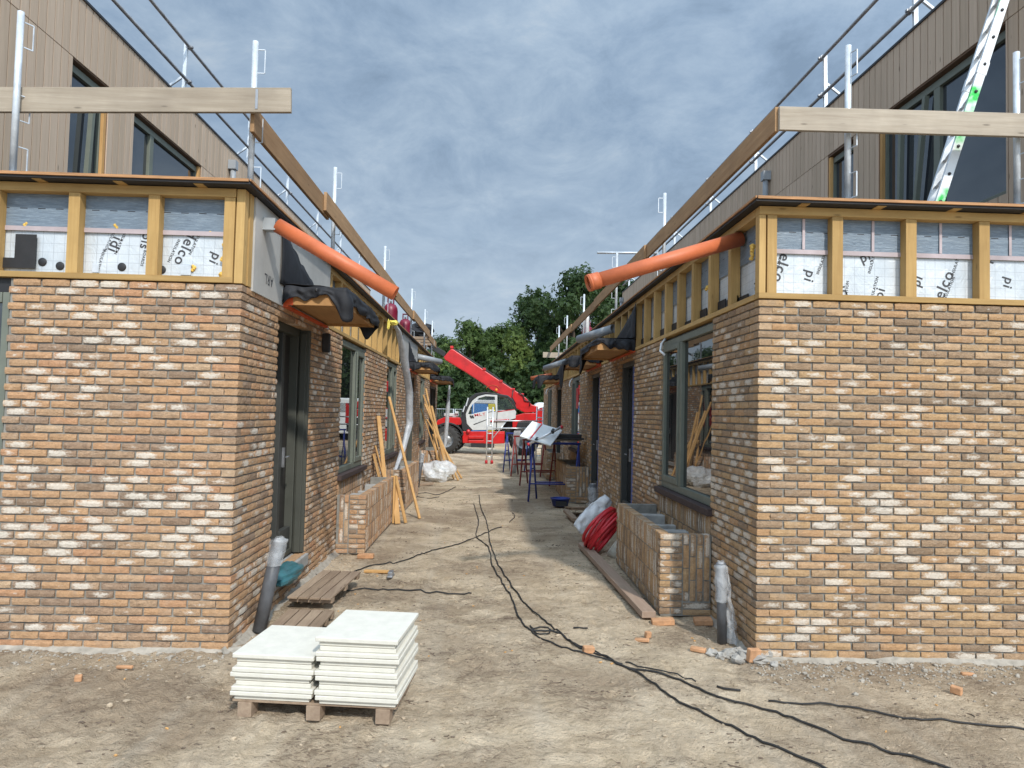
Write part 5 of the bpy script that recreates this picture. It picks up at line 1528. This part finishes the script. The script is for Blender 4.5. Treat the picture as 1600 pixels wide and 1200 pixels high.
# ------------------------------------------------------------------ trees
def tree_parts(seed, h, w, nleaf, ls, low=.16):
    rs = random.Random(seed)
    tr = MB(); tr.smooth = True
    tp = [(0,0,0), (.05*w, .02, h*.2), (-.02*w, .03*w, h*.42), (.03*w, -.02*w, h*.65), (0, 0, h*.88)]
    tr.tube(tp, [h*.028, h*.022, h*.017, h*.01, h*.003], 9)
    blobs = []
    nb = 26
    for i in range(nb):
        z = h*(low + (1-low)*((i+.5)/nb)**.9)
        k = (z/h-low)/(1-low)
        rad = w*.5*math.sin(math.pi*(.16+.84*(1-k)**.8)*.62+.0)*(.95 if k < .9 else .6)
        a = rs.random()*6.28; q = rad*rs.uniform(.35, .98)
        c = V((q*math.cos(a), q*math.sin(a), z)); r_ = w*rs.uniform(.13, .21)
        blobs.append((c, r_))
        s = V((0, 0, max(h*.15, z-h*.22)))
        tr.tube([s, (s+c)/2+V((0, 0, h*.03)), c], [h*.008, h*.005, h*.002], 6)
    lf = MB()
    for i in range(nleaf):
        c, r_ = blobs[rs.randrange(nb)]
        d = V((rs.gauss(0,1), rs.gauss(0,1), rs.gauss(0,1)*.85)).normalized()
        rr = r_*(rs.random()**.45)*(1+.35*noise.noise(d*2.3+c))
        p = c + d*rr
        nn = (d + V((rs.gauss(0,.6), rs.gauss(0,.6), rs.gauss(.3,.6)))).normalized()
        a = nn.orthogonal().normalized(); a = Matrix.Rotation(rs.random()*6.28, 3, nn) @ a; b = nn.cross(a)
        s = ls*rs.uniform(.6, 1.3)
        v = min(1, max(0, rs.gauss(.45, .22)))
        lf.t = (v, .3, .3)
        # a spray of three leaflets
        for kx, ky, e in ((0, 0, 1), (.9, .35, .75), (-.75, .6, .7)):
            o = p + a*s*kx + b*s*ky
            lf.add([o - b*s*e, o + a*s*.55*e + nn*s*.12, o + b*s*e, o - a*s*.55*e + nn*s*.12], [(0,1,2,3)])
    return tr, lf
protos = {}
def tree(kind, x, y, sc, rz, label, grp='trees behind the building site'):
    seed, h, w, nl, ls, mat, low = kind
    if kind not in protos:
        r = thing('tree', (0,0,0), label, 'tree', grp)
        a, b = tree_parts(seed, h, w, nl, ls, low)
        a.build('trunk', M['bark'], r); b.build('crown', M[mat], r)
        protos[kind] = r
    else: r = copy_tree(protos[kind])
    r.location = (x, y, 0); r.scale = (sc,)*3; r.rotation_euler = (0, 0, rz)
    tag(r, label, 'tree', grp)
K1 = (11, 8.2, 6.0, 5200, .15, 'leafM', .12); K2 = (23, 11.5, 8.0, 7500, .16, 'leafD', .08); K3 = (37, 7.2, 4.6, 4200, .14, 'leafL', .1)
K4 = (51, 3.6, 5.4, 3600, .13, 'leafD', .02)
tree(K1, -1.6, 50, .95, 0, 'mid green tree straight above the middle of the red boom')
tree(K1, .9, 53, .98, 2, 'mid green tree between the boom and the dark tall trees')
tree(K3, 2.0, 49, .98, 1, 'paler green slender tree in front of the dark trees')
tree(K1, -4.6, 53, .72, 4, 'low mid green tree at the left end of the tree row')
tree(K3, -3.3, 49, .72, 3, 'small pale green tree just right of the left terrace end')
tree(K2, 5.3, 48, .96, 0, 'tall dark tree rising left above the right terrace roof')
tree(K2, 9.2, 51, 1.0, 2.3, 'tallest dark tree, behind the right terrace roof and its planks')
tree(K2, 3.8, 56, .93, 4.1, 'dark tree standing farther back between the pale and the tall one')
tree(K2, 13.5, 52, .97, 5, 'dark tree at the right end of the row, behind the upper storey')
tree(K2, -9, 58, .7, 1.2, 'dark tree behind the left terrace, hardly visible')
for i, x in enumerate((-7.5, -4.4, -1.4, 1.6, 4.5, 7.6)):
    tree(K4, x, 46+(i % 2)*1.2, 1+.12*(i % 3), i*1.1, ['dense low bush far left behind the machine', 'dense low bush behind the front hood of the machine', 'dense low bush behind the cab of the machine', 'dense low bush behind the rear of the machine',
         'dense low bush beside the end of the right terrace', 'dense low bush hidden behind the right terrace'][i], 'bushes behind the red machine')
for i in range(14):
    x = -26+i*4.3
    if i < 14: tree(K2, x, 66+(i*37 % 5), .62+.05*(i % 3), i*.9, 'dark tree of the farthest row behind the site', 'dark trees of the farthest row')

# ------------------------------------------------------------------ sky, sun, camera
SUN = V((.244, -.713, .657)).normalized()
wld = bpy.data.worlds.new('World'); scene.world = wld; wld.use_nodes = True
n = wld.node_tree.nodes; l = wld.node_tree.links; bg = n['Background']
sky = n.new('ShaderNodeTexSky'); sky.sky_type = 'NISHITA'; sky.sun_disc = False
sky.sun_elevation = math.asin(SUN.z); sky.sun_rotation = math.atan2(SUN.x, SUN.y); sky.air_density = 1.2; sky.dust_density = 1.5
tc = n.new('ShaderNodeTexCoord'); sp_ = n.new('ShaderNodeSeparateXYZ'); l.new(tc.outputs['Generated'], sp_.inputs[0])
zz = math_(n, l, 'ADD', math_(n, l, 'MAXIMUM', sp_.outputs[2], 0.0), .22)
cb = n.new('ShaderNodeCombineXYZ'); l.new(math_(n, l, 'DIVIDE', sp_.outputs[0], zz), cb.inputs[0]); l.new(math_(n, l, 'DIVIDE', sp_.outputs[1], zz), cb.inputs[1])
cf = noise_(n, l, cb.outputs[0], 1.1, 5, .55, .3)
mp = n.new('ShaderNodeMapping'); mp.inputs['Scale'].default_value = (2.3, 2.0, 1); mp.inputs['Rotation'].default_value = (0, 0, .5); l.new(cb.outputs[0], mp.inputs[0])
cd = noise_(n, l, mp.outputs[0], 1.9, 9, .66, .35)
cov = ramp(n, l, cf, [(.3, .75), (.55, .97)])
shade = math_(n, l, 'ADD', math_(n, l, 'MULTIPLY', cd, .65), math_(n, l, 'MULTIPLY', cf, .4))
SC = 10.0
ccol = ramp(n, l, shade, [(.38, (.3, .42, .58)), (.48, (.4, .545, .735)), (.58, (.52, .67, .85)), (.72, (.76, .87, .98))])
cm = mixc(n, l, 1.0, ccol, (SC, SC, SC), 'MULTIPLY')
# paler towards the horizon, as air and cloud thicken
hz = ramp(n, l, sp_.outputs[2], [(.0, .8), (.16, .45), (.36, .0)])
# thin cloud is brighter round the sun (behind the camera) than on the far side of the sky
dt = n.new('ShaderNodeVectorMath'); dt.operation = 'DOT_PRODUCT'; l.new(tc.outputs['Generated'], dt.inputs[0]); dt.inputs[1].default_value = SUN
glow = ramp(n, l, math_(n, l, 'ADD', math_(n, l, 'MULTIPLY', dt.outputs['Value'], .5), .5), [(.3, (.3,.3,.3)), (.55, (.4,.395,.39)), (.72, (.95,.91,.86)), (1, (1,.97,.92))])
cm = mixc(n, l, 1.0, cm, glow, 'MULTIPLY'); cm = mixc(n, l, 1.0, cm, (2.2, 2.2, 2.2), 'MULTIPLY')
cm = mixc(n, l, hz, cm, (.47*SC, .56*SC, .66*SC))
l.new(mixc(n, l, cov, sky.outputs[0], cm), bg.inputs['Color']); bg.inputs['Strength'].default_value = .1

sd = bpy.data.lights.new('sun', 'SUN'); sd.energy = 2.95; sd.angle = R(2.0); sd.color = (1, .955, .88)
so = bpy.data.objects.new('sun', sd); col.objects.link(so); so.rotation_euler = SUN.to_track_quat('Z', 'Y').to_euler(); so.location = SUN*60

# camera: one view along the alley, slight upward tilt and roll
f = 1109.0
yv = V((766-800, 644-600, f)).normalized()
dv = V((1, .0235, 0)); xv = (dv - yv*dv.dot(yv)).normalized(); zv = yv.cross(xv)
if zv.y > 0: zv = -zv
Rw = Matrix((xv, yv, zv))            # world axes written in image axes (right, down, forward)
right = V((xv[0], yv[0], zv[0])); down = V((xv[1], yv[1], zv[1])); fwd = V((xv[2], yv[2], zv[2]))
cam = bpy.data.cameras.new('camera'); co = bpy.data.objects.new('camera', cam); col.objects.link(co)
cam.sensor_width = 36; cam.lens = 36*f/1600; cam.clip_end = 2000; cam.clip_start = .05
co.matrix_world = Matrix(((right.x, -down.x, -fwd.x, 0), (right.y, -down.y, -fwd.y, 0), (right.z, -down.z, -fwd.z, 1.86), (0,0,0,1)))
scene.camera = co
scene.view_settings.view_transform = 'Standard'; scene.view_settings.look = 'None'
scene.view_settings.exposure = .2; scene.view_settings.gamma = 1
scene.cycles.max_bounces = 8; scene.cycles.transparent_max_bounces = 12; scene.cycles.use_denoising = True
